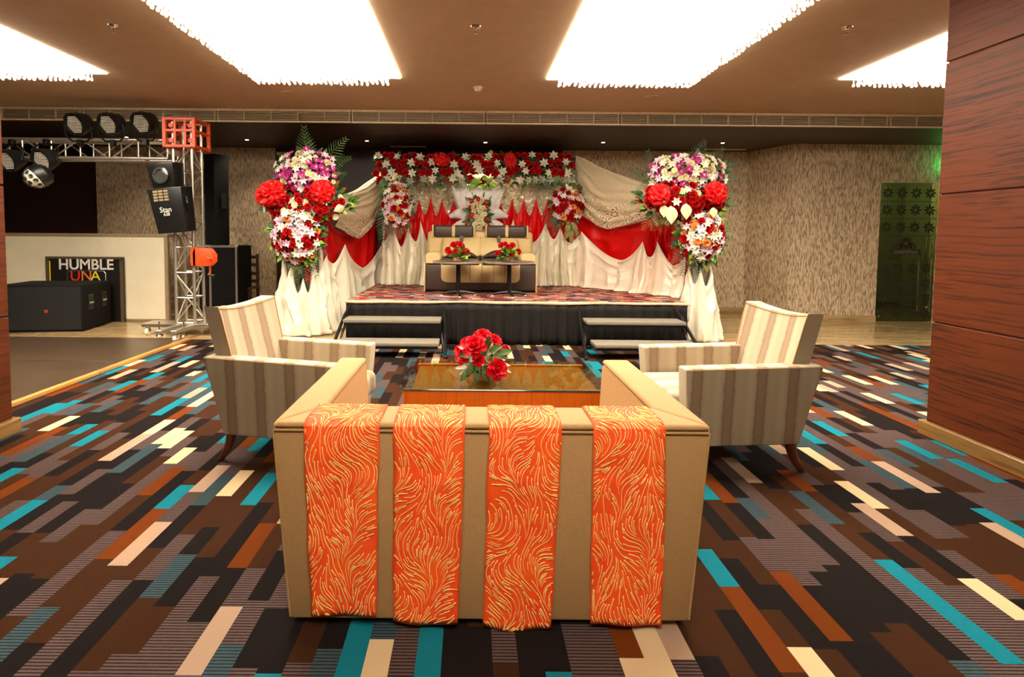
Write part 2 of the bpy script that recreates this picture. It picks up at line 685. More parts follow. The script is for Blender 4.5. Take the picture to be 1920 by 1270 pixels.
struct('wall_near', box(B(), (X_L, Y_NEAR - .15, 0), (X_R, Y_NEAR, CEIL)), 'drip_wallpaper')
# skirting
bm = B()
box(bm, (-9.4, Y_BACK - .02, 0), (5.17, Y_BACK, .11))
struct('baseboard_back', bm, 'beige_marble')
struct('baseboard_corner', prism(B(), [(5.15, Y_BACK - .02), (5.44, Y_SIDE - .02), (5.46, Y_SIDE), (5.17, Y_BACK)], 0, .11, 2), 'beige_marble')
bm = B()
box(bm, (5.44, Y_SIDE - .02, 0), (DX0, Y_SIDE, .11))
struct('baseboard_right', bm, 'beige_marble')


def pillar(side, x0, x1, y0, y1, seams):
    bm = B()
    box(bm, (x0 + .012, y0 + .012, .1), (x1 - .012, y1 - .012, CEIL))
    zs = [.1] + seams + [CEIL]
    for a, b in zip(zs, zs[1:]):
        box(bm, (x0, y0, a + .006), (x1, y1, b - .006), .004, 1)
    o = struct('wall_pillar_' + side, bm, 'pillar_wood')
    b2 = B()
    box(b2, (x0 - .035, y0 - .035, 0), (x1 + .035, y1 + .035, .105), .006, 1)
    struct('baseboard_pillar_' + side, b2, 'skirting_stone')


pillar('right', 3.38, 4.6, 2.5, 3.80, [.84, 1.765, 2.70])
pillar('left', -4.3, -3.27, 2.5, 3.68, [.84, 1.765, 2.70])

# glass door with dark flower motifs
d = struct('door_1', box(B(), (DX0 + .006, -.006, .01), (DX1 - .006, .006, DZ - .01)), 'door_glass', loc=(0, Y_SIDE + .03, 0))


def star_motif(bm, cx, cz, r, y, petals=8):
    for k in range(petals):
        a = k * 2 * PI / petals
        ux, uz = math.cos(a), math.sin(a)
        pts = [(.14, 0), (.45, .17), (.72, .16), (1, 0), (.72, -.16), (.45, -.17)]
        vs = [bm.verts.new((cx + r * (p * ux - q * uz), y, cz + r * (p * uz + q * ux))) for p, q in pts]
        f = bm.faces.new(vs)
        g = bmesh.ops.extrude_face_region(bm, geom=[f])
        for v in [v for v in g['geom'] if isinstance(v, bmesh.types.BMVert)]:
            v.co.y -= .002


row_z = [2.22, 1.93, 1.635, .93, .68, .42, .16]
for zr in row_z:
    for i in range(4):
        bm = B()
        star_motif(bm, DX0 + .135 + i * .243, zr, .105, -.007)
        obj('flower_motif', bm, 'frosted_motif', d, False)
for zr in (2.075, 1.785, 1.49, 1.07, .805, .55, .29):
    obj('etched_line', box(B(), (DX0 + .02, -.008, zr - .004), (DX1 - .02, -.0065, zr + .004)), 'frosted_motif', d, False)
bm = B()
star_motif(bm, DX0 + .49, 1.36, .125, -.007, 10)
obj('emblem_blossom', bm, 'frosted_motif', d, False)
for s in (-1, 1):
    bm = B()
    star_motif(bm, DX0 + .49 + s * .12, 1.30, .075, -.007, 9)
    obj('emblem_blossom', bm, 'frosted_motif', d, False)
obj('emblem_banner', box(B(), (DX0 + .24, -.0085, 1.16), (DX0 + .74, -.0065, 1.255)), 'frosted_motif', d, False)


def text(name, body, mat, parent, size, loc, rot=(PI / 2, 0, 0), mirror=False, extrude=.001, sx=1., align='CENTER', bold=0.):
    cu = bpy.data.curves.new(name, 'FONT')
    cu.body = body
    cu.size = size
    cu.extrude = extrude
    cu.align_x = align
    cu.align_y = 'CENTER'
    cu.materials.append(MT[mat])
    o = link(bpy.data.objects.new(name, cu), parent)
    o.location = loc
    o.rotation_euler = rot
    o.scale = (-sx if mirror else sx, 1, 1)
    cu.offset = bold
    bpy.context.view_layer.update()
    me = bpy.data.meshes.new_from_object(o.evaluated_get(bpy.context.evaluated_depsgraph_get()))
    q = link(bpy.data.objects.new(name, me), parent)
    q.matrix_basis = o.matrix_basis.copy()
    if not me.materials:
        me.materials.append(MT[mat])
    bpy.data.objects.remove(o)
    bpy.data.curves.remove(cu)
    return q


text('emblem_lettering', 'HAPPENINGS', 'corridor_paint', d, .082, (DX0 + .49, -.0105, 1.207), mirror=True, sx=.86)
hb = B()
for xa, xb, z0, z1 in ((DX0 + .69, DX0 + .90, .20, 1.09), (DX0 + .80, DX0 + .92, 1.11, 1.50)):
    tube(hb, [(xa, -.05, z0), (xb, -.05, z0), (xb, -.05, z1), (xa, -.05, z1)], .011, 8, closed=True)
    for z in (z0 + .06, z1 - .06):
        bar(hb, (xb, -.05, z), (xb, -.004, z), .008)
obj('door_handle', hb, 'chrome', d)
for z in (.1, 2.3):
    obj('patch_screw', lathe(B(), [(0, .006), (.014, .006), (.014, 0), (0, 0)], 12, rotM((DX0 + .08, -.006, z), (PI / 2, 0, 0))), 'chrome', d)

ld = bpy.data.lights.new('corridor_fill', 'POINT')  # unseen fill light added to brighten the view through the door glass
ld.energy = 60
ld.color = (1, .88, .6)
ld.shadow_soft_size = .1
lo = link(bpy.data.objects.new('corridor_fill', ld))
lo.location = (DX0 + .2, Y_SIDE + .55, 2.45)
# ------------------------------------------------------------------ ceiling fittings
def air_grille(x0, x1):
    t = thing('air_grille', 'white linear air grille section in the dropped bulkhead', 'air grille', (x0, Y_BULK, SOF), group='linear air grille sections along the bulkhead')
    L = x1 - x0
    obj('backing', box(B(), (.0, .012, .0), (L, .02, .19)), 'grille_back', t, False)
    obj('upper_flange', box(B(), (0, -.02, .155), (L, .012, .19), .003, 1), 'grille_paint', t, False)
    obj('lower_flange', box(B(), (0, -.03, 0), (L, .012, .022), .003, 1), 'grille_paint', t, False)
    for k in range(5):
        z = .042 + k * .0235
        obj('slat', box(B(), (0, -.014, z), (L, .012, z + .006)), 'grille_paint', t, False)
    for x in (.006, L * .2, L * .4, L * .6, L * .8, L - .03):
        obj('mullion', box(B(), (x, -.012, .022), (x + .008, .012, .155)), 'grille_paint', t, False)
    return t


g0 = air_grille(-9.44, -7.52)
for k in range(1, 9):
    g = copy_tree(g0)
    g.location.x = -9.44 + 1.93 * k


def teardrop(bm, x, y, z, r, h, n=5):
    prev = None
    prof = [(.15, 1), (.55, .72), (1, .34), (.75, .1)]
    rings = []
    for q, zz in prof:
        rings.append([bm.verts.new((x + r * q * math.cos(2 * PI * k / n), y + r * q * math.sin(2 * PI * k / n), z + h * zz)) for k in range(n)])
    for a, b in zip(rings, rings[1:]):
        for k in range(n):
            bm.faces.new((a[k], b[k], b[(k + 1) % n], a[(k + 1) % n]))
    tip = bm.verts.new((x, y, z))
    for k in range(n):
        bm.faces.new((rings[-1][k], tip, rings[-1][(k + 1) % n]))


def chandelier(x, y, label, sgn):
    """origin at the middle of the ceiling panel's far edge; sgn: which side the crystals run out to the panel's edge"""
    t = thing('crystal_chandelier', label, 'chandelier', (x, y, CEIL), group=None)
    W, L = 1.58, CH_LEN
    obj('light_panel', box(B(), (-W / 2, -L, -.012), (W / 2, 0, -.001)), 'chandelier_light', t, False)
    bm = B()
    rnd = random.Random(3)
    for i in range(26):
        for j in range(int(CH_LEN / .058)):
            px, py = sgn * (-.66 + i * .058) + rnd.uniform(-.008, .008), -.06 - j * .058 + rnd.uniform(-.008, .008)
            zt = -.108 + rnd.uniform(-.008, .008)
            teardrop(bm, px, py, zt, .016, .05)
            for q in (.060, .082):
                vs = [bm.verts.new((px + a, py + b, zt + q + c)) for a, b, c in ((.010, 0, 0), (0, .010, 0), (-.010, 0, 0), (0, -.010, 0), (0, 0, .011), (0, 0, -.011))]
                for k in range(4):
                    bm.faces.new((vs[k], vs[(k + 1) % 4], vs[4]))
                    bm.faces.new((vs[(k + 1) % 4], vs[k], vs[5]))
    obj('crystal_curtain', bm, 'crystal_beads', t, False, kind='stuff')
    return t


ch1 = chandelier(-1.60, 6.03, 'large blazing crystal ceiling light, left one of the middle pair', -1)
ch2 = chandelier(1.64, 6.03, 'large blazing crystal ceiling light, right one of the middle pair', 1)
for src, x, y, lab in ((ch1, -4.87, 5.95, 'crystal ceiling light at the far left, cut off by the frame'), (ch2, 4.88, 5.93, 'crystal ceiling light partly hidden by the wooden pillar on the right'),
                       (ch1, .1, .6, 'small crystal fill light added behind the viewpoint, out of view')):
    c2 = copy_tree(src)
    c2.location = (x, y, CEIL)
    if x == .1:
        c2.scale = (.85, .62, 1)  # unseen fill light added behind the viewpoint, shrunk to weaken it
    c2['label'] = lab

for (px, py), lab in zip(((213, 47), (892, 49), (1588, 51)), ('ceiling sprinkler beside the leftmost chandelier', 'ceiling sprinkler between the two middle chandeliers', 'ceiling sprinkler beside the rightmost chandelier')):
    p = atZ(px, py, CEIL)
    t = thing('sprinkler_head', 'small chrome ' + lab, 'sprinkler', p, group='ceiling sprinklers')
    obj('escutcheon', lathe(B(), [(0, -.001), (.045, -.001), (.04, -.012), (.016, -.016), (0, -.016)], 20), 'chrome', t)
    obj('nozzle', lathe(B(), [(0, -.016), (.012, -.016), (.012, -.035), (.006, -.04), (.006, -.058), (.02, -.06), (.02, -.064), (0, -.064)], 12), 'chrome', t)
p = atZ(896, 163, CEIL)
t = thing('smoke_detector', 'small white smoke detector on the ceiling above the stage', 'smoke detector', p)
obj('base', lathe(B(), [(0, -.001), (.055, -.001), (.055, -.018), (0, -.018)], 24), 'white_plastic', t)
obj('sensing_head', lathe(B(), [(.038, -.018), (.04, -.038), (.03, -.05), (0, -.052)], 20), 'white_plastic', t)
for (px, py), lab in zip(((545, 174), (1225, 183)), ('flush round ceiling speaker left of the smoke detector', 'flush round ceiling speaker right of the smoke detector')):
    t = thing('ceiling_speaker', lab, 'ceiling speaker', atZ(px, py, CEIL), group='flush ceiling speakers')
    obj('rim', lathe(B(), [(.095, -.001), (.11, -.001), (.108, -.008), (.095, -.008)], 28), 'ceiling_paint', t)
    obj('mesh_cover', lathe(B(), [(.095, -.001), (.095, -.005), (0, -.006)], 28), 'ceiling_paint', t)
dl = None
for k, (px, py) in enumerate(((237, 257), (463, 262), (688, 264), (910, 267), (1131, 267), (1355, 268))):
    p = atZ(px, py, SOF)
    where = ('behind the lighting truss', 'left of the flower arrangements', 'above the left lace swag', 'above the middle of the flower garland', 'above the right lace swag', 'above the right flower pillar')[k]
    lab = 'small glowing recessed downlight in the dark soffit ' + where
    if dl is None:
        dl = thing('downlight', lab, 'downlight', p, group='recessed downlights in the soffit')
        obj('trim_ring', lathe(B(), [(.03, -.001), (.045, -.001), (.043, -.006), (.03, -.005)], 20), 'soffit_paint', dl)
        obj('lens', lathe(B(), [(0, -.004), (.03, -.004), (.03, -.001)], 16), 'lamp_lens', dl, label='glowing lens')
        cur = dl
    else:
        cur = copy_tree(dl)
        cur.location = p
        cur['label'] = lab
    ld = bpy.data.lights.new('downlight_beam', 'SPOT')
    ld.energy = 60
    ld.color = (1, .86, .62)
    ld.spot_size = R(120)
    ld.spot_blend = .9
    ld.shadow_soft_size = .03
    lo = link(bpy.data.objects.new('downlight_beam', ld))
    lo.location = p + Vector((0, 0, -.02))
for px0, px1, py, lab in ((733, 799, 281, 'slim white slot diffuser in the soffit above the garland'), (1320, 1394, 287, 'slim white slot diffuser in the soffit at the wall corner')):
    a, b = at(px0, py, 9.6), at(px1, py, 9.6)
    t = thing('slot_diffuser', lab, 'air diffuser', (a.x, 9.5, SOF))
    obj('frame', box(B(), (0, 0, -.012), (b.x - a.x, .1, -.001), .002, 1), 'grille_paint', t, False)
    obj('slot', box(B(), (.02, .04, -.014), (b.x - a.x - .02, .06, -.0125)), 'grille_back', t, False)
t = thing('exit_lamp', 'green glowing exit lamp on the wall beyond the pillar', 'exit lamp', (8.42, Y_SIDE - .06, 2.62))
obj('housing', box(B(), (-.15, .02, -.1), (.15, .058, .1), .006), 'white_plastic', t)
obj('lit_face', box(B(), (-.14, .012, -.09), (.14, .02, .09)), 'exit_green', t, False)
ld = bpy.data.lights.new('exit_glow', 'POINT')
ld.energy = 3.5
ld.color = (.05, 1, .2)
ld.shadow_soft_size = .05
lo = link(bpy.data.objects.new('exit_glow', ld))
lo.location = (8.1, Y_SIDE - .12, 2.72)

# ------------------------------------------------------------------ beige loveseat seen from behind, with orange runners
SX, SY = .082, 1.86                       # middle of the rear edge
SOFA_H, HWT, HWB, DEP, ARM_W, BACK_T = .765, .797, .738, 1.0, .145, .20
t = thing('loveseat', 'beige linen loveseat seen from behind with four orange runners over its back', 'sofa', (SX, SY, 0))
zb = .028


def side_x(z):
    return HWB + (HWT - HWB) * (z - zb) / (SOFA_H - zb)


zc = SOFA_H - .028
obj('back', hexa(B(), [(-HWB, -.005, zb), (HWB, -.005, zb), (HWB, BACK_T, zb), (-HWB, BACK_T, zb)],
                 [(-side_x(zc), 0, zc), (side_x(zc), 0, zc), (side_x(zc), BACK_T, zc), (-side_x(zc), BACK_T, zc)], .012), 'beige_linen', t)
obj('back_top', hexa(B(), [(-HWT, 0, zc), (HWT, 0, zc), (HWT - ARM_W, BACK_T, zc), (-HWT + ARM_W, BACK_T, zc)],
                     [(-HWT, 0, SOFA_H), (HWT, 0, SOFA_H), (HWT - ARM_W, BACK_T, SOFA_H), (-HWT + ARM_W, BACK_T, SOFA_H)], .016, 3), 'beige_linen', t)
for s in (-1, 1):
    q = [(s * HWB, BACK_T), (s * (HWB - ARM_W + .02), BACK_T), (s * (HWB - ARM_W + .02), DEP - .02), (s * HWB, DEP - .02)]
    p = [(s * side_x(zc), BACK_T), (s * (side_x(zc) - ARM_W), BACK_T), (s * (side_x(zc) - ARM_W), DEP), (s * side_x(zc), DEP)]
    if s > 0:
        q, p = q[::-1], p[::-1]
    obj('arm', hexa(B(), [(*a, zb) for a in q], [(*a, zc) for a in p], .012), 'beige_linen', t)
    p = [(s * HWT, 0), (s * (HWT - ARM_W), BACK_T), (s * (HWT - ARM_W), DEP + .004), (s * HWT, DEP + .004)]
    if s > 0:
        p = p[::-1]
    obj('arm_top', hexa(B(), [(*a, zc) for a in p], [(*a, SOFA_H) for a in p], .016, 3), 'beige_linen', t)
obj('seat_base', box(B(), (-HWB + ARM_W - .03, BACK_T - .01, zb), (HWB - ARM_W + .03, DEP - .03, .30), .01), 'beige_linen', t)
obj('seat_cushion', box(B(), (-HWB + ARM_W - .025, BACK_T + .005, .30), (HWB - ARM_W + .025, DEP - .01, .44), .035, 3), 'beige_linen', t)
pp = [(-HWT, DEP, zc), (-HWT, .0, zc), (HWT, .0, zc), (HWT, DEP, zc)]
obj('piping', tube(B(), [(-HWT - .001, DEP, zc), (-HWT - .001, .03, zc), (-HWT + .012, -.002, zc), (0, -.003, zc), (HWT - .012, -.002, zc), (HWT + .001, .03, zc), (HWT + .001, DEP, zc)], .0055, 8), 'beige_linen', t)
for s in (-1, 1):
    obj('edge_seam', tube(B(), [(s * (HWT - .004), .003, zc - .004), (s * (HWB - .003), -.004, zb + .01)], .004, 6), 'beige_linen', t)
    for y in (.07, DEP - .12):
        obj('leg', box(B(), (s * (HWB - .12) - .05, y, 0), (s * (HWB - .12) + .05, y + .06, zb + .004), .004, 1), 'white_plastic', t)
# runners: path from inside the back, over the top, down the outside
RX = [((570, 712), (587, 708), 1157), ((738, 872), (737, 858), 1168), ((917, 1053), (905, 1032), 1181), ((1112, 1247), (1104, 1238), 1173)]
names = ('leftmost', 'second from the left', 'third from the left', 'rightmost')
for k, ((ta, tb), (ba, bb), yb) in enumerate(RX):
    a, b = at(ta, 795, SY).x - SX, at(tb, 795, SY).x - SX
    a2, b2 = at(ba, yb, SY).x - SX, at(bb, yb, SY).x - SX
    zlow = max(.012, at((ba + bb) / 2, yb, SY - .02).z)
    path = [(BACK_T + .008, .56), (BACK_T + .008, .66), (BACK_T + .006, SOFA_H - .012), (BACK_T - .012, SOFA_H + .005), (.10, SOFA_H + .006), (.022, SOFA_H + .005), (-.007, SOFA_H - .012), (-.012, SOFA_H - .05)]
    nlow = 26
    for i in range(1, nlow + 1):
        path.append((-.012, SOFA_H - .05 + (zlow - SOFA_H + .05) * i / nlow))
    ln = [0]
    for (y0, z0), (y1, z1) in zip(path, path[1:]):
        ln.append(ln[-1] + math.hypot(y1 - y0, z1 - z0))
    NV = len(path) - 1
    seed = k * 5.3

    def fn(u, v, a=a, b=b, a2=a2, b2=b2, path=path, seed=seed, k=k, NV=NV):
        j = round(v * NV)
        y, z = path[j]
        d = max(0., min(1., (SOFA_H - z) / SOFA_H)) if j > 5 else 0.
        x0, x1 = a + (a2 - a) * d, b + (b2 - b) * d
        x = x0 + (x1 - x0) * u
        if j > 6:
            wv = noise.noise(Vector((x * 5 + seed, z * 3.5, seed)))
            x += .006 * noise.noise(Vector((z * 5, seed, u * 2)))
            y -= (.006 + .010 * wv + .004 * math.sin(u * 9 + seed)) * min(1, (j - 6) / 6)
            fold = abs(z - (SOFA_H - .165))
            if fold < .02:
                y += .003
            z -= [0.0, .010, .016, .004][k] * (math.sin(u * PI) if k in (1, 2) else u) * d
        return Vector((x, y, z))
    bm = B()
    g = sheet(bm, fn, 14, NV)
    lay = bm.loops.layers.uv.verify()
    idx = {}
    for i, col in enumerate(g):
        for j, v in enumerate(col):
            idx[v] = (i / 14 * .27, ln[j])  # metres on the cloth
    for f in bm.faces:
        for lp in f.loops:
            lp[lay].uv = idx[lp.vert]
    # cream line work of the print: strokes that follow a swirling flow
    P = [[v.co.copy() for v in col] for col in g]
    rnd = random.Random(40 + k)

    def on_cloth(u, s):
        fu = max(0, min(13.999, u / .27 * 14))
        i = int(fu)
        s = max(0, min(ln[-1] - 1e-4, s))
        j = max(q for q in range(NV) if ln[q] <= s)
        fs = (s - ln[j]) / (ln[j + 1] - ln[j])
        p = P[i][j].lerp(P[i + 1][j], fu - i).lerp(P[i][j + 1].lerp(P[i + 1][j + 1], fu - i), fs)
        nn = (P[i + 1][j] - P[i][j]).cross(P[i][j + 1] - P[i][j]).normalized()
        if nn.y > .2 and j > 5 or (nn.z < 0 and 2 < j <= 5) or (j <= 2 and nn.y < 0):
            nn = -nn
        return p + nn * .0021

    def flow(u, s):
        q = Vector((u * 6.5 + seed * 3, s * 4.6 + seed, seed * 1.7))
        return 2.5 * noise.noise(q) + .9 * noise.noise(q * 2.1 + Vector((5, 1, 2)))

    taken = {}
    for tr_ in range(2600):
        if True:
            u, s = rnd.uniform(.004, .266), rnd.uniform(.005, ln[-1] - .005)
            if taken.get((int(u / .0098), int(s / .0098)), 0):
                continue
            n_ = rnd.randint(12, 26)
            w0 = rnd.uniform(.0009, .0017)
            strip = []
            bend = rnd.uniform(-.35, .35)
            for q in range(n_ + 1):
                th = flow(u, s) + bend * q / n_
                du, ds = math.sin(th), math.cos(th)
                wd = w0 * (1 - (q / n_) ** 2) ** .7 + .0002
                x0, x1 = u - ds * wd, u + ds * wd
                if not (.003 < u < .267 and .004 < s < ln[-1] - .004):
                    break
                key = (int(u / .0098), int(s / .0098))
                if taken.get(key, tr_) != tr_ and q > 2:
                    if q < 4:
                        strip = []
                    strip.append((on_cloth(u, s), on_cloth(u + .0002, s)))
                    break
                taken[key] = tr_
                strip.append((on_cloth(x0, s + du * wd), on_cloth(x1, s - du * wd)))
                u += du * .0085
                s += ds * .0085
            vs = [(bm.verts.new(p), bm.verts.new(q)) for p, q in strip]
            for (p0_, q0_), (p1_, q1_) in zip(vs, vs[1:]):
                bm.faces.new((p0_, q0_, q1_, p1_)).material_index = 1
    o = obj('table_runner', bm, ['orange_cotton', 'cream_print'], None, loc=(SX, SY, 0))
    thicken(o, .002)
    tag(o, 'orange cloth runner with cream line pattern on the beige sofa back, ' + names[k], 'runner', 'orange runners on the sofa back')


# ------------------------------------------------------------------ striped armchairs (local: faces +x)
def armchair(label, loc, rz, group):
    t = thing('armchair', label, 'armchair', loc, rz, group)
    HX, HY, AH, BZ, AW = .43, .36, .68, .185, .105

    for s in (-1, 1):
        y0, y1 = (HY - AW, HY) if s > 0 else (-HY, -HY + AW)
        prof = [(-HX + .115, BZ), (HX - .035, BZ), (HX, AH - .012), (-HX, AH)]
        ins = .028 * s
        lo, hi = [], []
        a = [(x, y0 - (ins if s > 0 else 0) * (z < .3), z) for x, z in prof]
        bm = B()
        bot = [(x, y0 - (.03 if (z < .3 and s > 0) else 0), z) for x, z in prof]
        top = [(x, y1 + (.03 if (z < .3 and s < 0) else 0) - (.03 if (z < .3 and s > 0) else 0), z) for x, z in prof]
        if s < 0:
            bot = [(x, y0 + (.03 if z < .3 else 0), z) for x, z in prof]
        hexa(bm, bot, top, .014, 3)
        arm = obj('arm', bm, 'striped_fabric_length', t)
        yo = (HY - .004) * s
        ring = [(-HX + .006, yo - .03 * s * 0, AH - .01), (HX - .008, yo, AH - .022), (HX - .04, yo - .03 * s, BZ + .012), (-HX + .118, yo - .03 * s, BZ + .012)]
        obj('piping', tube(B(), ring, .004, 6, closed=True), 'beige_linen', arm)
    obj('seat_base', box(B(), (-HX + .13, -HY + AW - .01, BZ + .005), (HX - .06, HY - AW + .01, .34), .012), 'striped_fabric_width', t)
    bm = B()
    box(bm, (-HX + .2, -HY + AW + .004, .335), (HX + .05, HY - AW - .004, .50), .05, 4)
    obj('seat_cushion', bm, 'striped_fabric_width', t)

    # leaning back with a hollow front and curved top
    def back_pt(u, v, face):
        y = (u - .5) * 2 * (HY - AW + .055 - .03 * (1 - v))
        z = .34 + v * .645
        hollow = .035 * (1 - (2 * u - 1) ** 2)
        x = -HX + .235 - .155 * v - hollow
        z -= .03 * (1 - (2 * u - 1) ** 2) * v * 1.0
        if face:
            x -= .115 - .012 * v - hollow * .4
        return Vector((x, y, z))
    bm = B()
    NU, NVv = 14, 10
    F = [[bm.verts.new(back_pt(i / NU, j / NVv, 0)) for j in range(NVv + 1)] for i in range(NU + 1)]
    K = [[bm.verts.new(back_pt(i / NU, j / NVv, 1)) for j in range(NVv + 1)] for i in range(NU + 1)]
    for i in range(NU):
        for j in range(NVv):
            bm.faces.new((F[i][j], F[i + 1][j], F[i + 1][j + 1], F[i][j + 1]))
            bm.faces.new((K[i][j], K[i][j + 1], K[i + 1][j + 1], K[i + 1][j]))
        bm.faces.new((F[i][NVv], F[i + 1][NVv], K[i + 1][NVv], K[i][NVv]))
        bm.faces.new((F[i][0], K[i][0], K[i + 1][0], F[i + 1][0]))
    for j in range(NVv):
        bm.faces.new((F[0][j], F[0][j + 1], K[0][j + 1], K[0][j]))
        bm.faces.new((F[NU][j], K[NU][j], K[NU][j + 1], F[NU][j + 1]))
    es = [e for e in bm.edges if len(e.link_faces) == 2 and e.calc_face_angle(0) > .9]
    bmesh.ops.bevel(bm, geom=es, offset=.014, segments=3, affect='EDGES', profile=.5)
    bk = obj('backrest', bm, 'striped_fabric_width', t)
    pts = [back_pt(0, v / 10, 0) for v in range(0, 10)] + [back_pt(u / 12, .985, 0) for u in range(13)] + [back_pt(1, v / 10, 0) for v in range(9, -1, -1)]
    obj('piping', tube(B(), [p + Vector((.0, 0, 0)) for p in pts], .0045, 6), 'beige_linen', bk)
    for sx in (-1, 1):
        for sy in (-1, 1):
            pts, rs = [], []
            for q in range(8):
                f = q / 7
                x = (sx * (HX - .16)) + sx * (.015 + .085 * f * f)
                pts.append((x, sy * (HY - .07), BZ + .02 - f * (BZ + .02)))
                rs.append(.036 - .019 * f)
            obj('leg', tube(B(), pts, rs, 10), 'leg_wood', t)
    return t


def chair_at(near_back, near_front_dir, d=.43, wdt=.36):
    pass


CHAIRS = 'striped armchairs facing the coffee table'
# right chair: near arm back corner (2.135, 3.09), faces -x
ang = math.atan2(-.066, -.85)
fx = Vector((math.cos(ang), math.sin(ang), 0))
lf = Vector((0, 0, 1)).cross(fx)                      # chair's left (+y local)
c = Vector((2.13, 3.10, 0)) + fx * .43 - lf * .36
armchair('cream and taupe striped armchair on the side of the wooden pillar', c, ang, CHAIRS)
# left chair: near arm back corner (-1.64, 3.2), faces +x, turned a little to the viewer
ang = R(-11)
fx = Vector((math.cos(ang), math.sin(ang), 0))
lf = Vector((0, 0, 1)).cross(fx)
c = Vector((-1.655, 3.20, 0)) + fx * .43 + lf * .36
armchair('cream and taupe striped armchair on the side of the lighting truss', c, ang, CHAIRS)

# ------------------------------------------------------------------ coffee table
t = thing('coffee_table', 'low coffee table with clear glass top on an orange wood base', 'coffee table', (.245, 3.79, 0))
TX, TY, TZ = .715, .39, .43
obj('glass_top', hexa(B(), [(-TX + .03, -TY, TZ - .012), (TX - .03, -TY, TZ - .012), (TX, -TY + .03, TZ - .012), (TX, TY - .05, TZ - .012), (TX - .05, TY, TZ - .012), (-TX + .05, TY, TZ - .012), (-TX, TY - .05, TZ - .012), (-TX, -TY + .03, TZ - .012)],
                        [(-TX + .03, -TY, TZ), (TX - .03, -TY, TZ), (TX, -TY + .03, TZ), (TX, TY - .05, TZ), (TX - .05, TY, TZ), (-TX + .05, TY, TZ), (-TX, TY - .05, TZ), (-TX, -TY + .03, TZ)], .003, 1), 'table_glass', t, False)
obj('front_panel', box(B(), (-TX + .03, -TY + .012, .02), (TX - .03, -TY + .05, TZ - .013), .003, 1), 'table_wood', t, False)
obj('back_panel', box(B(), (-TX + .06, TY - .07, .02), (TX - .06, TY - .04, TZ - .013), .003, 1), 'table_wood', t, False)
obj('wooden_top', box(B(), (-TX + .075, -TY + .05, TZ - .05), (TX - .09, TY - .04, TZ - .03), .003, 1), 'table_wood_dark', t, False)
obj('glass_edge', tube(B(), [(-TX + .03, -TY - .001, TZ - .008), (TX - .03, -TY - .001, TZ - .008)], .007, 6), 'shade_smoke', t)

# ------------------------------------------------------------------ flower and leaf kit
def petal(bm, base, rot, L, W, curl, cup, nl=4, nw=2, mat=0, tip=.15):
    """petal along local +y, rising with curl; rot is the matrix that places it"""
    g = []
    for i in range(nl + 1):
        s = i / nl
        wd = W * (math.sin(PI * min(1, s * .86 + .10)) ** .8) + tip * W * (1 - s) * .4
        if i == nl:
            wd = W * tip
        row = []
        for j in range(-nw, nw + 1):
            q = j / nw
            y = L * s
            z = curl(s) * L + cup * W * (q * q)
            row.append(bm.verts.new(rot @ Vector((q * wd, y, z))))
        g.append(row)
    for a, b in zip(g, g[1:]):
        for j in range(len(a) - 1):
            bm.faces.new((a[j], a[j + 1], b[j + 1], b[j])).material_index = mat
    return g


def Mrz(a, tilt=0., r=0., z=0.):
    return Matrix.Rotation(a, 4, 'Z') @ Matrix.Translation((0, r, z)) @ Matrix.Rotation(tilt, 4, 'X')


def lily_bm():
    bm = B()
    for k in range(6):
        petal(bm, None, Mrz(k * PI / 3, R(28), .004, 0), .088, .021 if k % 2 else .026, lambda s: .22 * math.sin(s * 1.9) - .34 * s * s, .35)
    lathe(bm, [(0, -.03), (.006, -.03), (.017, .004), (.010, .010), (0, .012)], 8, mat=1)
    return bm


def rose_bm(rings=((3, .012, .010, 82), (4, .016, .018, 72), (5, .021, .026, 60), (6, .025, .034, 42), (6, .026, .040, 20))):
    bm = B()
    for q, (n, wd, r, tilt) in enumerate(rings):
        for k in range(n):
            a = k * 2 * PI / n + q * .7
            petal(bm, None, Mrz(a, R(tilt), r * .35, .004 - q * .003), .034 + q * .003, wd, lambda s: -.25 * s * s * (q > 1) + .1 * math.sin(3 * s), .5, 4, 2, 0, .75)
    lathe(bm, [(0, -.012), (.010, -.012), (.016, .0), (.014, .024), (.008, .032), (0, .034)], 9)
    return bm


def orchid_bm():
    bm = B()
    for k in range(5):
        petal(bm, None, Mrz(k * 2 * PI / 5, R(20), .002, 0), .05, .021, lambda s: .1 * math.sin(s * 2.4), .25, 3, 2, 0, .5)
    petal(bm, None, Mrz(PI, R(58), .0, .002), .03, .013, lambda s: -.3 * s * s, .6, 3, 2, 1, .6)
    return bm


def daisy_bm():
    bm = B()
    for q, (n, L, tl) in enumerate(((10, .038, 14), (8, .028, 32))):
        for k in range(n):
            petal(bm, None, Mrz(k * 2 * PI / n + q * .3, R(tl), .008, q * .004), L, .009, lambda s: .05 * s, .2, 2, 1, 0, .6)
    lathe(bm, [(.013, .0), (.012, .012), (0, .016)], 9, mat=1)
    return bm


def carnation_bm():
    bm = B()
    rnd = random.Random(5)
    for q, (n, L, tl) in enumerate(((9, .045, 8), (8, .042, 30), (7, .038, 52), (5, .034, 74))):
        for k in range(n):
            petal(bm, None, Mrz(k * 2 * PI / n + q * .4 + rnd.uniform(-.1, .1), R(tl), .004, .002 * q), L, .017, lambda s: .12 * math.sin(s * 5), .5, 3, 2, 0, .9)
    return bm


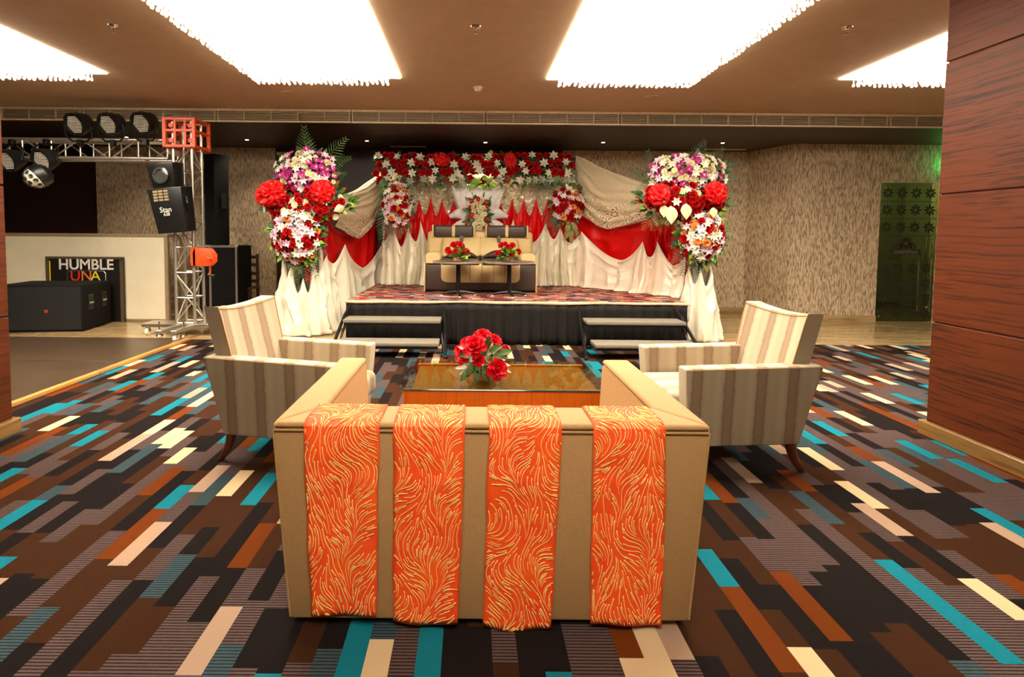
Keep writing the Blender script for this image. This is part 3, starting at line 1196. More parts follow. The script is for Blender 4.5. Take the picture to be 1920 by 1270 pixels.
def anthurium_bm():
    bm = B()
    g = []
    n = 10
    for i in range(n + 1):
        s = i / n
        wd = .052 * math.sin(PI * s ** .72) * (1 - .15 * s)
        g.append([bm.verts.new((q * wd, .125 * s - .03 - .022 * abs(q) * (s < .35) * (1 - s / .35), .012 * (1 - q * q) - .02 * s * s)) for q in (-1, -.5, 0, .5, 1)])
    for a, b in zip(g, g[1:]):
        for j in range(4):
            bm.faces.new((a[j], a[j + 1], b[j + 1], b[j]))
    tube(bm, [(0, 0, .012), (0, .03, .03), (0, .058, .04)], [.005, .006, .003], 6, mat=1)
    return bm


def leaf_bm(L=.14, W=.03):
    bm = B()
    petal(bm, None, Matrix.Identity(4), L, W, lambda s: .12 * math.sin(s * 2.6) - .15 * s * s, .25, 5, 1, 0, .05)
    return bm


def frond_bm(L=.42, n=9, wid=.19):
    bm = B()
    for i in range(n):
        s = .14 + .86 * i / (n - 1)
        y, z = L * s, L * (.10 * math.sin(s * 2) - .16 * s * s)
        ll = wid * (1 - .55 * s) * (.55 + .45 * math.sin(PI * min(1, s + .18)))
        for sd in (-1, 1):
            M_ = Matrix.Translation((0, y, z)) @ Matrix.Rotation(-sd * R(66 - 26 * s), 4, 'Z')
            petal(bm, None, M_, ll + .02, .0062, lambda q: .06 * q - .22 * q * q, .1, 3, 1, 0, .05)
    tube(bm, [(0, L * q / 6, L * (.10 * math.sin(q / 3) - .16 * (q / 6) ** 2)) for q in range(7)], [.005, .005, .004, .004, .003, .002, .001], 5)
    return bm


def mesh_of(name, bm, mats):
    bmesh.ops.recalc_face_normals(bm, faces=bm.faces)
    for f in bm.faces:
        f.smooth = True
    me = bpy.data.meshes.new(name)
    bm.to_mesh(me)
    bm.free()
    for x in mats:
        me.materials.append(MT[x])
    return me


KIT = {}
KIT['lily'] = mesh_of('lily', lily_bm(), ['petal_white', 'petal_throat'])
KIT['blush_lily'] = mesh_of('blush_lily', lily_bm(), ['petal_blush', 'petal_throat'])
KIT['rose'] = mesh_of('rose', rose_bm(), ['petal_red'])
KIT['bright_rose'] = mesh_of('bright_rose', rose_bm(), ['petal_rose'])
KIT['cream_rose'] = mesh_of('cream_rose', rose_bm(), ['petal_cream'])
KIT['orchid'] = mesh_of('orchid', orchid_bm(), ['petal_purple', 'petal_blush'])
KIT['daisy'] = mesh_of('daisy', daisy_bm(), ['petal_cream', 'petal_throat'])
KIT['carnation'] = mesh_of('carnation', carnation_bm(), ['petal_peach'])
KIT['red_carnation'] = mesh_of('red_carnation', carnation_bm(), ['petal_red'])
KIT['anthurium'] = mesh_of('anthurium', anthurium_bm(), ['petal_cream', 'petal_throat'])
KIT['red_anthurium'] = mesh_of('red_anthurium', anthurium_bm(), ['petal_red', 'petal_throat'])
KIT['leaf'] = mesh_of('leaf', leaf_bm(), ['leaf_green'])
KIT['dark_leaf'] = mesh_of('dark_leaf', leaf_bm(.2, .045), ['leaf_dark'])
KIT['white_leaf'] = mesh_of('white_leaf', leaf_bm(.11, .014), ['petal_white'])
KIT['lime_leaf'] = mesh_of('lime_leaf', leaf_bm(.12, .05), ['leaf_lime'])
KIT['olive_leaf'] = mesh_of('olive_leaf', leaf_bm(.16, .04), ['leaf_olive'])
KIT['rust_leaf'] = mesh_of('rust_leaf', leaf_bm(.16, .04), ['leaf_rust'])
KIT['palm_frond'] = mesh_of('palm_frond', frond_bm(), ['leaf_green'])
KIT['dark_frond'] = mesh_of('dark_frond', frond_bm(), ['leaf_dark'])
KIT['olive_frond'] = mesh_of('olive_frond', frond_bm(.34, 8, .16), ['leaf_olive'])
KIT['rust_frond'] = mesh_of('rust_frond', frond_bm(.3, 7, .16), ['leaf_rust'])
PART_NAME = {'blush_lily': 'lily', 'bright_rose': 'rose', 'red_carnation': 'carnation', 'red_anthurium': 'anthurium', 'dark_leaf': 'leaf', 'dark_frond': 'palm_frond',
             'olive_frond': 'palm_frond', 'rust_frond': 'palm_frond', 'white_leaf': 'leaf', 'lime_leaf': 'leaf', 'olive_leaf': 'leaf', 'rust_leaf': 'leaf', 'cream_rose': 'rose'}


def bloom(kind, parent, loc, n, s=1., spin=None):
    """one flower or leaf as a part; loc and n are in the parent's own frame, flowers look along n"""
    o = bpy.data.objects.new(PART_NAME.get(kind, kind), KIT[kind])
    C.objects.link(o)
    o.parent = parent
    o.matrix_basis = facing(loc, n, s, random.uniform(0, 6.28) if spin is None else spin)
    return o


def leaf_part(kind, parent, loc, direction, up=(0, -1, .3), s=1.):
    """a leaf or frond growing from loc along direction with its face turned to up"""
    y = Vector(direction).normalized()
    z = Vector(up)
    x = y.cross(z)
    if x.length < .05:
        x = y.cross(Vector((1, 0, .2)))
    x.normalize()
    z = x.cross(y)
    m = Matrix((x, y, z)).transposed().to_4x4()
    o = bpy.data.objects.new(PART_NAME.get(kind, kind), KIT[kind])
    C.objects.link(o)
    o.parent = parent
    o.matrix_basis = Matrix.Translation(loc) @ m @ Matrix.Scale(s, 4)
    return o


# ------------------------------------------------------------------ roses on the coffee table
def basket_bm(a, b, h):
    bm = B()
    for q in range(5):
        z = h * (q + .5) / 5
        k = .86 + .14 * q / 4
        tube(bm, [(a * k * math.cos(2 * PI * i / 20), b * k * math.sin(2 * PI * i / 20), z) for i in range(20)], h / 8.5, 6, closed=True)
    lathe(bm, [(0, .002), (a * .82, .002), (a * .95, h * .95), (0, h * .9)], 20)
    for v in bm.verts:
        if abs(v.co.y) > b * 1.1:
            v.co.y *= b / a
    return bm


t = thing('rose_basket', 'wicker basket of bright red roses on the glass coffee table', 'flower basket', (.10, 3.66, .431))
obj('basket', basket_bm(.085, .065, .055), 'basket_wicker', t)
random.seed(11)
base_ray = [(890, 650, 1.5), (869, 668, 1.05), (905, 633, 1.2), (926, 641, 1.05), (875, 645, .95), (898, 676, .82), (931, 692, 1.4), (947, 657, .72), (861, 657, .7)]
for px, py, s in base_ray:
    y = {650: 3.52, 692: 3.52, 676: 3.54, 668: 3.58}.get(py, 3.66)
    p = at(px, py, y) - Vector((.10, 3.66, .431))
    n = Vector((p.x * 4, -.75, .35 + p.z * 2.2 - .25))
    if py == 691:
        n = Vector((.35, -1, .1))
    r = bloom('bright_rose', t, p, n, s)
    bm = tube(B(), [p - n.normalized() * .01, (p.x * .5, p.y * .4, p.z * .5), (p.x * .2, p.y * .2, .03)], .003, 5)
    obj('stem', bm, 'leaf_green', t)
for k in range(40):
    a = random.uniform(0, 2 * PI)
    e = random.uniform(-.1, 1.2)
    dr = Vector((math.cos(a) * math.cos(e), math.sin(a) * math.cos(e), math.sin(e)))
    leaf_part('leaf', t, Vector((dr.x * .05, dr.y * .04, .055 + max(0, dr.z) * .06)), dr, (0, -.4, 1), random.uniform(.6, 1.05))
for px, py, dx, dz in ((912, 655, .2, 1), (918, 660, .8, .5), (908, 662, -.3, .4), (925, 668, 1, .0), (935, 664, .9, .3), (885, 680, -.3, -1), (892, 690, .1, -1), (880, 692, -.6, -.8), (905, 690, .4, -1), (915, 680, .6, -.6), (910, 670, .3, -.2), (883, 668, -.5, .1)):
    p = at(px, py, 3.56) - Vector((.10, 3.66, .431))
    leaf_part('leaf', t, p, (dx, -.35, dz), (0, -.8, .5), .75)
for px, py, dx, dz in ((873, 684, -1, -.15), (868, 690, -1, .1), (878, 690, -.8, -.3), (926, 672, 1, .2), (938, 676, 1, -.1), (943, 684, .9, -.35), (915, 660, .5, .7), (918, 655, .3, .9), (908, 682, -.4, .3), (872, 650, -.8, .5)):
    p = at(px, py, 3.6) - Vector((.10, 3.66, .431))
    leaf_part('white_leaf', t, p * .72 + Vector((0, 0, .02)), (dx, -.4, dz), (0, -.8, .5), 1.0)
# ------------------------------------------------------------------ stage platform and steps
ST, SX0, SX1, SY0, SY1 = .57, -1.63, 2.86, 6.84, 9.25
t = thing('stage_platform', 'raised stage with patchwork carpet top and pleated black skirt', 'stage', (0, 0, 0))
obj('deck', box(B(), (SX0, SY0, ST - .022), (SX1, SY1, ST)), 'stage_carpet', t, False)


def trim_z(x):
    return .006 * math.sin(x * 3.1) + .004 * math.sin(x * 7 + 1)


bm = B()
sheet(bm, lambda u, v: Vector((SX0 - .01 + u * (SX1 - SX0 + .02), SY0 - .012 - .004 * math.sin(u * 30) * v, ST + .004 - v * (.036 + trim_z(u * 4.4)))), 60, 2)
thicken(obj('edge_trim', bm, 'edge_cream', t), .006)


def pleats(u, L):
    x = u * L
    return .018 * math.sin(x * 2 * PI / .17 + .9 * math.sin(x * 1.7)) + .008 * math.sin(x * 2 * PI / .071)


bm = B()
LW = SX1 - SX0
sheet(bm, lambda u, v: Vector((SX0 + u * LW, SY0 - .004 + pleats(u, LW) * (.25 + v) - .02 * v, ST - .03 - v * (ST - .035 + .012 * math.sin(u * 40)))), 300, 6)
thicken(obj('front_skirt', bm, 'black_skirt', t), .003)
for x in (SX0, SX1):
    bm = B()
    sheet(bm, lambda u, v, x=x: Vector((x + (pleats(u, 2.3)) * (.25 + v), SY0 + u * 2.38, ST - .03 - v * (ST - .04))), 140, 4)
    thicken(obj('side_skirt', bm, 'black_skirt', t), .003)


def steps(label, x0, x1, tilt):
    t = thing('stage_steps', label, 'steps', ((x0 + x1) / 2, 0, 0), group='folding steps in front of the stage')
    W = (x1 - x0) / 2
    for z, ya, yb, dx in ((.395, 6.36, 6.66, 0.), (.185, 6.00, 6.30, tilt)):
        tr = obj('tread', box(B(), (-W + dx, ya, z - .045), (W + dx, yb, z), .012, 2), 'grey_carpet', t)
        obj('tread_frame', box(B(), (-W + .01 + dx, ya + .012, z - .075), (W - .01 + dx, yb - .01, z - .043), .004, 1), 'black_metal', tr, False)
    for s in (-1, 1):
        x = s * (W + .01)
        bm = B()
        tube(bm, [(x, 6.80, .50), (x + s * .03, 6.62, .40), (x + s * .07, 6.02, .02)], .02, 8)
        obj('stringer', bm, 'black_metal', t)
        obj('rear_leg', tube(B(), [(x, 6.62, .36), (x + s * .01, 6.4, .2), (x + s * .03, 6.28, .0)], .015, 8), 'black_metal', t)
        obj('foot', lathe(B(), [(0, 0), (.022, 0), (.024, .03), (.018, .04), (0, .04)], 10, rotM((x + s * .072, 6.01, 0))), 'black_plastic', t)
    obj('cross_brace', bar(B(), (-W, 6.3, .10), (W, 6.3, .10), .012), 'black_metal', t)
    return t


steps('two-tread folding grey steps at the stage on the lighting truss side', -1.56, -.36, .0)
steps('two-tread folding grey steps at the stage on the glass door side', 1.44, 2.66, .02)

# ------------------------------------------------------------------ stage sofa
t = thing('stage_sofa', 'beige and brown leather two-seat sofa on the stage', 'sofa', (.155, 7.94, ST))
HW = .85
obj('body', box(B(), (-HW, .0, .02), (HW, .86, .43), .03, 3), 'dark_leather', t)
pan = [(-.60, .44), (-.60, .22), (-.585, .18), (-.555, .155), (-.51, .145), (.51, .145), (.555, .155), (.585, .18), (.60, .22), (.60, .44)]
obj('front_panel', prism(B(), pan, -.02, .1, 1, .008), 'beige_leather', t, label='beige panel with rounded lower corners')
for x in (-.36, -.16, .02, .2, .37):
    obj('panel_seam', box(B(), (x - .003, -.0235, .16), (x + .003, -.019, .42)), 'dark_leather', t, False)
for s in (-1, 1):
    a, b = (.60, HW) if s > 0 else (-HW, -.60)
    obj('arm', box(B(), (a - .0, -.03, .42), (b, .84, .60), .075, 5), 'beige_leather', t)
    obj('arm_end', prism(B(), [(a + .02, .44), (b - .02, .44), (b - .02, .54), (b - .07, .58), (a + .07, .58), (a + .02, .54)], -.034, -.028, 1), 'beige_leather', t)
    obj('side_trim', box(B(), (s * HW - .012, -.012, .0), (s * HW + .012, .84, .44), .006, 2), 'beige_leather', t)
for s in (-1, 1):
    a, b = (.005, .60) if s > 0 else (-.60, -.005)
    obj('seat_cushion', box(B(), (a, -.03, .40), (b, .62, .50), .035, 3), 'dark_leather', t)
    bm = B()
    sheet(bm, lambda u, v, a=a, b=b, s=s: Vector((a + (b - a) * u, .60 - .10 * math.sin(PI * u) ** .5 * math.sin(PI * min(1, v + .12)) ** .5 - .02 + .14 * v, .50 + .33 * v + (.13 * (abs((u if s < 0 else 1 - u) - .35) ** 1.6 - .25) * (1 - v)))), 14, 10)
    o = obj('back_cushion', bm, 'beige_leather', t)
    thicken(o, .06, -1)
    bm = B()
    xm = (a + b) / 2
    sheet(bm, lambda u, v, a=a, b=b: Vector((a + .01 + (b - a - .02) * u, (.43 - .05 * math.sin(PI * v)), .495 + .14 * math.sin(PI * u) ** .8 * v)), 14, 6)
    thicken(obj('lumbar_wedge', bm, 'dark_leather', t), .03, -1)
    obj('centre_strap', box(B(), (xm - .028, .545, .60), (xm + .028, .60, .86), .01), 'dark_leather', t)
    xm = s * .435
    bm = B()
    box(bm, (xm - .33, .60, .83), (xm + .33, .80, 1.03), .05, 4)
    h = obj('headrest', bm, 'dark_leather', t)
    obj('headrest_band', box(B(), (xm - .026, .594, .826), (xm + .026, .806, 1.036), .05, 4), 'beige_leather', h)
    for e in (-1, 1):
        obj('headrest_end', box(B(), (xm + e * .338 - .014, .597, .827), (xm + e * .338 + .014, .803, 1.033), .012, 2), 'beige_leather', h)
obj('backrest', box(B(), (-.87, .66, .40), (.87, .86, .93), .06, 4), 'beige_leather', t)


def round_table(px, py, label, y):
    p = atZ(px, py, ST)
    t = thing('pedestal_table', label, 'table', (p.x, y, ST), group='round pedestal tables on the stage')
    obj('top', lathe(B(), [(0, .475), (.355, .475), (.36, .48), (.36, .492), (.352, .497), (0, .497)], 48), 'table_laminate', t)
    obj('rim', lathe(B(), [(.358, .472), (.366, .474), (.366, .496), (.356, .499)], 48), 'aluminium', t)
    obj('pedestal', lathe(B(), [(0, .03), (.036, .03), (.033, .06), (.033, .475), (0, .475)], 20), 'black_metal', t)
    for k in range(4):
        a = k * PI / 2 + .12
        d = Vector((math.cos(a), math.sin(a), 0))
        f = obj('foot', tube(B(), [d * .02 + Vector((0, 0, .055)), d * .12 + Vector((0, 0, .05)), d * .25 + Vector((0, 0, .028))], [.03, .024, .018], 8), 'black_metal', t)
        obj('glide', lathe(B(), [(0, 0), (.016, 0), (.016, .014), (0, .014)], 10, rotM(d * .24)), 'white_plastic', f)
    return t


y1 = 7.48
ta = round_table(860, 549, 'round dark pedestal table on the stage nearer the lighting truss', y1)
tb = round_table(951, 550, 'round dark pedestal table on the stage nearer the glass door', y1)
for (pxs, tab, lab, pts) in (
        (0, ta, 'pink basket of red roses on the round table nearer the truss', [(850, 459), (858, 457), (865, 462), (843, 473), (854, 471), (869, 471), (876, 472), (840, 469), (862, 458)]),
        (1, tb, 'pink basket of red roses on the round table nearer the glass door', [(940, 460), (947, 458), (961, 460), (932, 476), (939, 473), (959, 479), (972, 472), (960, 476), (953, 463)])):
    bx = (861 if pxs == 0 else 953)
    c0 = at(bx, 489, y1)
    base = Vector((c0.x, y1, ST + .4985))
    t = thing('rose_basket', lab, 'flower basket', base)
    obj('basket', basket_bm(.085, .06, .05), 'basket_pink', t)
    random.seed(20 + pxs)
    for px, py in pts:
        p = at(px, py, y1 - .04 + random.uniform(-.05, .05)) - base
        n = Vector((p.x * 3, -.7, .2 + p.z))
        bloom('rose', t, p, n, random.uniform(.7, .95))
    for k in range(60):
        a = random.uniform(0, 2 * PI)
        e = random.uniform(-.15, 1.2)
        dr = Vector((math.cos(a) * math.cos(e), math.sin(a) * math.cos(e), math.sin(e)))
        leaf_part(random.choice(('leaf', 'leaf', 'lime_leaf')), t, Vector((dr.x * .06, dr.y * .05, .05 + max(0, dr.z) * .08)), dr, (0, -.6, 1), random.uniform(.6, 1.0))

# ------------------------------------------------------------------ backdrop: sequin panel on posts
LP0, LP1 = (-2.18, 7.35), (-1.69, 9.05)
RP0, RP1 = (1.80, 9.05), (3.08, 7.38)
t = thing('sequin_backdrop', 'silver sequin backdrop panel behind the stage sofa', 'backdrop', (0, 0, 0))
p0, p1 = at(716, 300, 9.22), at(1082, 300, 9.22)
bm = B()
sheet(bm, lambda u, v: Vector((p0.x + (p1.x - p0.x) * u, 9.27 + .015 * math.sin(u * 62) * (.4 + .6 * v) +   .015 * math.sin(u * 23 + 1), 2.52 - 1.5 * v)), 200, 8)
thicken(obj('sequin_cloth', bm, 'silver_sequins', t), .004)
for x in (p0.x, p1.x):
    obj('post', bar(B(), (x, 9.35, 0), (x, 9.35, 2.8), .025, 10), 'black_metal', t)
obj('top_rail', bar(B(), (p0.x, 9.35, 2.8), (p1.x, 9.35, 2.8), .025, 10), 'black_metal', t)


# ------------------------------------------------------------------ drapes
def drape(name, label, cat, nodes, zb, mat, normal, flare=.12, amp=.05, group=None, seed=0., freq=8., halfspan=18, nv=30, zbf=None, base_shift=None):
    """cloth hung from peaks: nodes are 3D top points, alternately peak and valley"""
    rnd = random.Random(seed)
    cols = []
    n = len(nodes) - 1
    arc = 0.
    for i in range(n):
        a, b = nodes[i], nodes[i + 1]
        up_ = a.z >= b.z
        pk, vl = (a, b) if up_ else (b, a)
        for k in range(halfspan + (i == n - 1)):
            s = k / halfspan
            tt = s if up_ else 1 - s
            tp = tt ** 1.9                      # near the peak the columns crowd together and fan out below
            top = pk.lerp(vl, tp)
            top.z = vl.z + (pk.z - vl.z) * (1 - tp) ** 1.7
            cols.append((top, pk.lerp(vl, tt), tt, arc + s * (b - a).xy.length, i + (0 if up_ else .37)))
        arc += (b - a).xy.length
    N = len(cols) - 1

    def nrm(i):
        return normal(i / N) if callable(normal) else Vector(normal)

    def crease(x):
        return 1 - 2 * abs(math.sin(x)) ** .75

    def fn(u, v):
        i = round(u * N)
        top, low, tt, ar, cell = cols[i]
        nn = nrm(i)
        zbot = zbf(u) if zbf else zb
        z = top.z + (zbot - top.z) * v
        w_ = min(1, v * 1.15) ** .75
        xy = top.xy.lerp(low.xy, w_)
        nz = noise.noise(Vector((ar * 2.2, v * 1.6, seed)))
        span = max(1.5, freq * (nodes[int(cell)] - nodes[min(n, int(cell) + 1)]).xy.length)
        d = amp * .9 * (.5 + .5 * math.cos(PI * tt)) ** 1.5 * (.4 + .6 * v)
        d += amp * .62 * crease(PI * span * tt + .9 * nz + cell * 2.1) * min(1, v * 2.2) * (1 - .25 * tt)
        d += amp * .25 * math.sin(PI * 2.6 * span * tt + 3 * nz + cell) * v
        d += amp * .55 * crease(PI * (3.4 * v + .35 * nz) + cell) * math.exp(-2.6 * v) * tt ** 1.3
        d += flare * v ** 1.5 + amp * .7 * nz * v
        side = Vector((-nn.y, nn.x, 0))
        sway = .45 * amp * noise.noise(Vector((ar * 3, v * 2.5, seed + 9))) * v
        q = Vector((xy.x, xy.y, z)) + nn * d + side * sway
        if v > .93:
            q += nn * (v - .93) * .5 * (1 + .6 * math.sin(ar * 19 + seed))
        if base_shift:
            q += base_shift(u) * v
        return q
    bm = B()
    sheet(bm, fn, N, nv, uvs=(arc, 1))
    o = obj(name, bm, mat)
    thicken(o, .004)
    return tag(o, label, cat, group)


def W(a, b, pts):
    return [atP(px, py, a, b) for px, py in pts]


def Y(y, pts):
    return [at(px, py, y) for px, py in pts]


LN = Vector((LP1[1] - LP0[1], -(LP1[0] - LP0[0]), 0)).normalized()
RN = Vector((-(RP0[1] - RP1[1]), -(RP1[0] - RP0[0]), 0)).normalized()
CN = Vector((0, -1, 0))
GC, GR = 'cream satin drapes round the stage', 'red satin swags round the stage'
off = lambda pts, n, d: [p + n * d for p in pts]
# red swags
drape('red_drape', 'red satin swag between the flower pillar by the truss and the backdrop', 'drape',
      off(W(LP0, LP1, [(594, 420), (602, 418), (612, 440), (621, 420), (628, 436), (634, 413), (662, 436), (722, 372)]), LN, -.17), .75, 'red_satin', LN, .0, .06, GR, 1, 3)
drape('red_drape', 'red satin drape pinned in four peaks under the sequins, nearer the truss', 'drape',
      Y(9.15, [(722, 372), (752, 412), (767, 391), (777, 402), (786, 373), (797, 403), (808, 368), (818, 404), (829, 372), (840, 403), (850, 376), (878, 420)]), ST + .1, 'red_satin', CN, .0, .045, GR, 2, 6, 10)
drape('red_drape', 'red satin drape pinned in four peaks under the sequins, nearer the glass door', 'drape',
      Y(9.15, [(915, 420), (938, 378), (949, 402), (960, 373), (971, 402), (982, 372), (993, 404), (1005, 371), (1016, 404), (1027, 371), (1050, 420), (1082, 400)]), ST + .1, 'red_satin', CN, .0, .045, GR, 3, 6, 10)
drape('red_drape', 'wide red satin swag between the backdrop and the flower pillar by the glass door', 'drape',
      off(W(RP0, RP1, [(1076, 398), (1135, 425), (1213, 408), (1222, 425), (1232, 412), (1242, 424), (1250, 412), (1290, 455)]), RN, -.13), .75, 'red_satin', RN, .0, .06, GR, 4, 2.6)
# cream drapes
drape('cream_drape', 'cream satin drape with a long swag beside the flower stand, truss side', 'drape',
      W(LP0, LP1, [(592, 516), (610, 478), (628, 494), (644, 458), (682, 503), (724, 440)]), .02, 'cream_satin', LN, .05, .075, GC, 5, 3.4)
drape('cream_drape', 'cream satin drape in three peaks beside the stage sofa, truss side', 'drape',
      Y(8.98, [(716, 455), (738, 420), (752, 463), (765, 424), (780, 453), (789, 414), (812, 470)]), ST + .01, 'cream_satin', CN, .07, .085, GC, 6, 2.6)
drape('cream_drape', 'cream satin drape in three peaks beside the stage sofa, glass door side', 'drape',
      Y(8.98, [(930, 470), (962, 412), (985, 470), (999, 455), (1023, 418), (1039, 449), (1050, 425), (1066, 455), (1091, 436), (1100, 450)]), ST + .01, 'cream_satin', CN, .07, .085, GC, 7, 2.6)
drape('cream_drape', 'broad cream satin swag in two peaks on the glass door side of the stage', 'drape',
      W(RP0, RP1, [(1080, 452), (1092, 434), (1163, 488), (1207, 453), (1217, 482), (1234, 452), (1262, 499), (1287, 480)]), ST + .01, 'blush_satin', RN, .06, .08, GC, 8, 2.2,
      base_shift=lambda u: Vector((.06, .06, 0)) * 0)


def pillar_cloth(label, c, rx, ry, peaks, seed):
    """cloth gathered round a stand: peaks are (angle, height)"""
    t = thing('draped_flower_stand', label, 'flower stand', (c[0], c[1], 0), group='cloth-draped flower stands')
    n = 120
    pk = sorted(peaks)

    def top(a):
        for (a0, h0), (a1, h1) in zip(pk, pk[1:] + [(pk[0][0] + 2 * PI, pk[0][1])]):
            for aa in (a, a + 2 * PI):
                if a0 <= aa < a1:
                    s = (aa - a0) / (a1 - a0)
                    lo = min(h0, h1) - .26
                    if s < .5:
                        return lo + (h0 - lo) * (1 - 2 * s) ** 1.7
                    return lo + (h1 - lo) * (2 * s - 1) ** 1.7
        return 1.

    def fn(u, v):
        a = u * 2 * PI
        h = top(a % (2 * PI))
        z = h + (.012 - h) * v
        nz = noise.noise(Vector((math.cos(a) * 2, math.sin(a) * 2, v * 2 + seed)))
        rr = .50 + .50 * v ** .7
        rr += .13 * (1 - 2 * abs(math.sin(a * 4.5 + seed + nz * 2)) ** .75) * v ** .6 + .05 * math.sin(a * 15 + nz * 3) * v
        rr += .10 * nz * v + .06 * math.sin(2 * PI * 3 * v) * math.exp(-3 * v)
        return Vector((rx * rr * math.cos(a), ry * rr * math.sin(a), z))
    bm = B()
    sheet(bm, fn, n, 24)
    thicken(obj('cloth', bm, 'cream_satin', t), .004)
    obj('pole', bar(B(), (0, 0, 0), (0, 0, 2.2), .03, 12), 'black_metal', t)
    obj('base', lathe(B(), [(0, 0), (.2, 0), (.2, .02), (.04, .04), (0, .04)], 24), 'black_metal', t)
    return t


LC, RC = (-2.42, 7.52), (3.23, 7.34)
pillar_cloth('cream cloth-draped stand carrying flowers on the truss side of the stage', LC, .47, .34,
             [(R(205), 1.20), (R(248), 1.02), (R(285), .86), (R(318), 1.08), (R(20), 1.3), (R(110), 1.3)], 2.)
pillar_cloth('cream cloth-draped stand carrying flowers on the glass door side of the stage', RC, .30, .30,
             [(R(190), 1.08), (R(250), 1.05), (R(310), 1.02), (R(20), 1.2), (R(100), 1.2)], 5.)


# lace swags
def lace(label, A, Bp, top_pts, bot_pts, n, seed):
    """top and lower edges as polylines of picture points on the wing plane, joined by a pleated sheet"""
    T = [atP(x, y, A, Bp) for x, y in top_pts]
    Q = [atP(x, y, A, Bp) for x, y in bot_pts]

    def pl(P, u):
        f = u * (len(P) - 1)
        i = min(int(f), len(P) - 2)
        return P[i].lerp(P[i + 1], f - i)

    def sm(P, u):
        return sum((pl(P, max(0, min(1, u + d))) for d in (-.05, -.025, 0, .025, .05)), Vector()) / 5

    def fn(u, v):
        a, b = sm(T, u), sm(Q, u)
        p = a.lerp(b, v)
        nz = noise.noise(Vector((u * 3, v * 3, seed)))
        d = .05 * math.sin(PI * v) + .018 * math.sin(2 * PI * (5 * v + .8 * nz)) * math.sin(PI * u) ** .5 + .02 * nz
        return p + n * (d + .03)
    bm = B()
    sheet(bm, fn, 40, 30, uvs=(1.1, 1))
    o = obj('lace_swag', bm, 'sequin_lace')
    thicken(o, .003)
    return tag(o, label, 'drape', 'sequinned lace swags')


lace('beige sequinned lace swag hanging between flower pillar and backdrop, truss side', LP0, LP1,
     [(630, 368), (650, 363), (672, 352), (693, 337), (704, 328), (711, 322)], [(624, 424), (636, 430), (652, 440), (672, 450), (694, 424), (720, 366)], LN, 1.)
lace('broad beige sequinned lace swag between backdrop and flower pillar, glass door side', RP0, RP1,
     [(1081, 290), (1100, 300), (1125, 313), (1155, 325), (1190, 337), (1226, 348)], [(1084, 372), (1100, 402), (1120, 424), (1140, 431), (1180, 421), (1222, 404)], RN, 4.)
bm = B()
A_, B_ = [atP(x, y, LP0, LP1) for x, y in ((650, 362), (676, 350), (696, 334), (711, 318))], [atP(x, y, LP0, LP1) for x, y in ((650, 368), (678, 362), (700, 346), (713, 330))]


def shf(u, v):
    f = u * 3
    i = min(int(f), 2)
    return A_[i].lerp(A_[i + 1], f - i).lerp(B_[i].lerp(B_[i + 1], f - i), v) + LN * (.1 + .012 * math.sin(v * 9))


sheet(bm, shf, 18, 6)
o = obj('sheer_swag', bm, 'white_sheer')
thicken(o, .003)
tag(o, 'narrow white sheer strip along the top of the truss-side lace swag', 'drape')

# ------------------------------------------------------------------ carved white leaf ornament behind the sofa
t = thing('carved_ornament', 'white carved leaf-shaped ornament standing behind the stage sofa', 'ornament', (.14, 8.98, ST))
O = Vector((.14, 8.98, ST))


def polyline(Q, u):
    f = u * (len(Q) - 1)
    i = min(int(f), len(Q) - 2)
    return Q[i].lerp(Q[i + 1], f - i)


def relief(name, A, Bq, depth, ridges, nu=36, thick=.03):
    """carved sheet between two outlines of picture points, swelling towards the viewer"""
    A = [at(x, y, 8.98) - O for x, y in A]
    Bq = [at(x, y, 8.98) - O for x, y in Bq]
    bm = B()
    sheet(bm, lambda u, v: polyline(A, u).lerp(polyline(Bq, u), v) + Vector((0, -depth * math.sin(PI * min(1, .1 + v * .9)) ** .7 * math.sin(PI * (.08 + .84 * u)) ** .4 - .014 * math.sin(2 * PI * ridges * (u + .12 * math.sin(3 * v))), 0)), nu, 16)
    thicken(obj(name, bm, 'carved_white', t), thick, 1)


relief('fan_leaf', [(846, 349), (853, 356), (862, 355), (874, 352), (886, 351), (897, 352), (908, 351), (920, 352), (932, 355), (941, 356), (948, 349)],
       [(862, 392), (868, 400), (876, 408), (884, 414), (890, 420), (897, 424), (904, 420), (910, 414), (918, 408), (926, 400), (932, 392)], .09, 7, 60)
for mir in (False, True):
    mm = lambda P: [(2 * 897 - x, y) for x, y in P] if mir else P
    relief('side_leaf', mm([(843, 407), (852, 398), (862, 393), (873, 393), (884, 400), (892, 412)]), mm([(843, 407), (852, 407), (862, 408), (872, 412), (882, 420), (892, 428)]), .06, 3, 24)
    relief('scroll_base', mm([(850, 424), (856, 416), (866, 412), (876, 414), (884, 422), (890, 432)]), mm([(846, 440), (854, 440), (864, 440), (874, 440), (882, 441), (890, 442)]), .05, 4, 24)
    for x, y, a in ((886, 366, 10), (875, 373, 40)):
        xx = x if not mir else 2 * 896.5 - x
        sgn = 1 if mir else -1
        p = at(xx, y, 8.88) - O
        bm = B()
        lathe(bm, [(0, -.055), (.016, -.03), (.02, 0), (.014, .04), (0, .06)], 10, rotM(p, (0, sgn * R(a), 0)))
        obj('inset_leaf', bm, 'carved_grey', t)


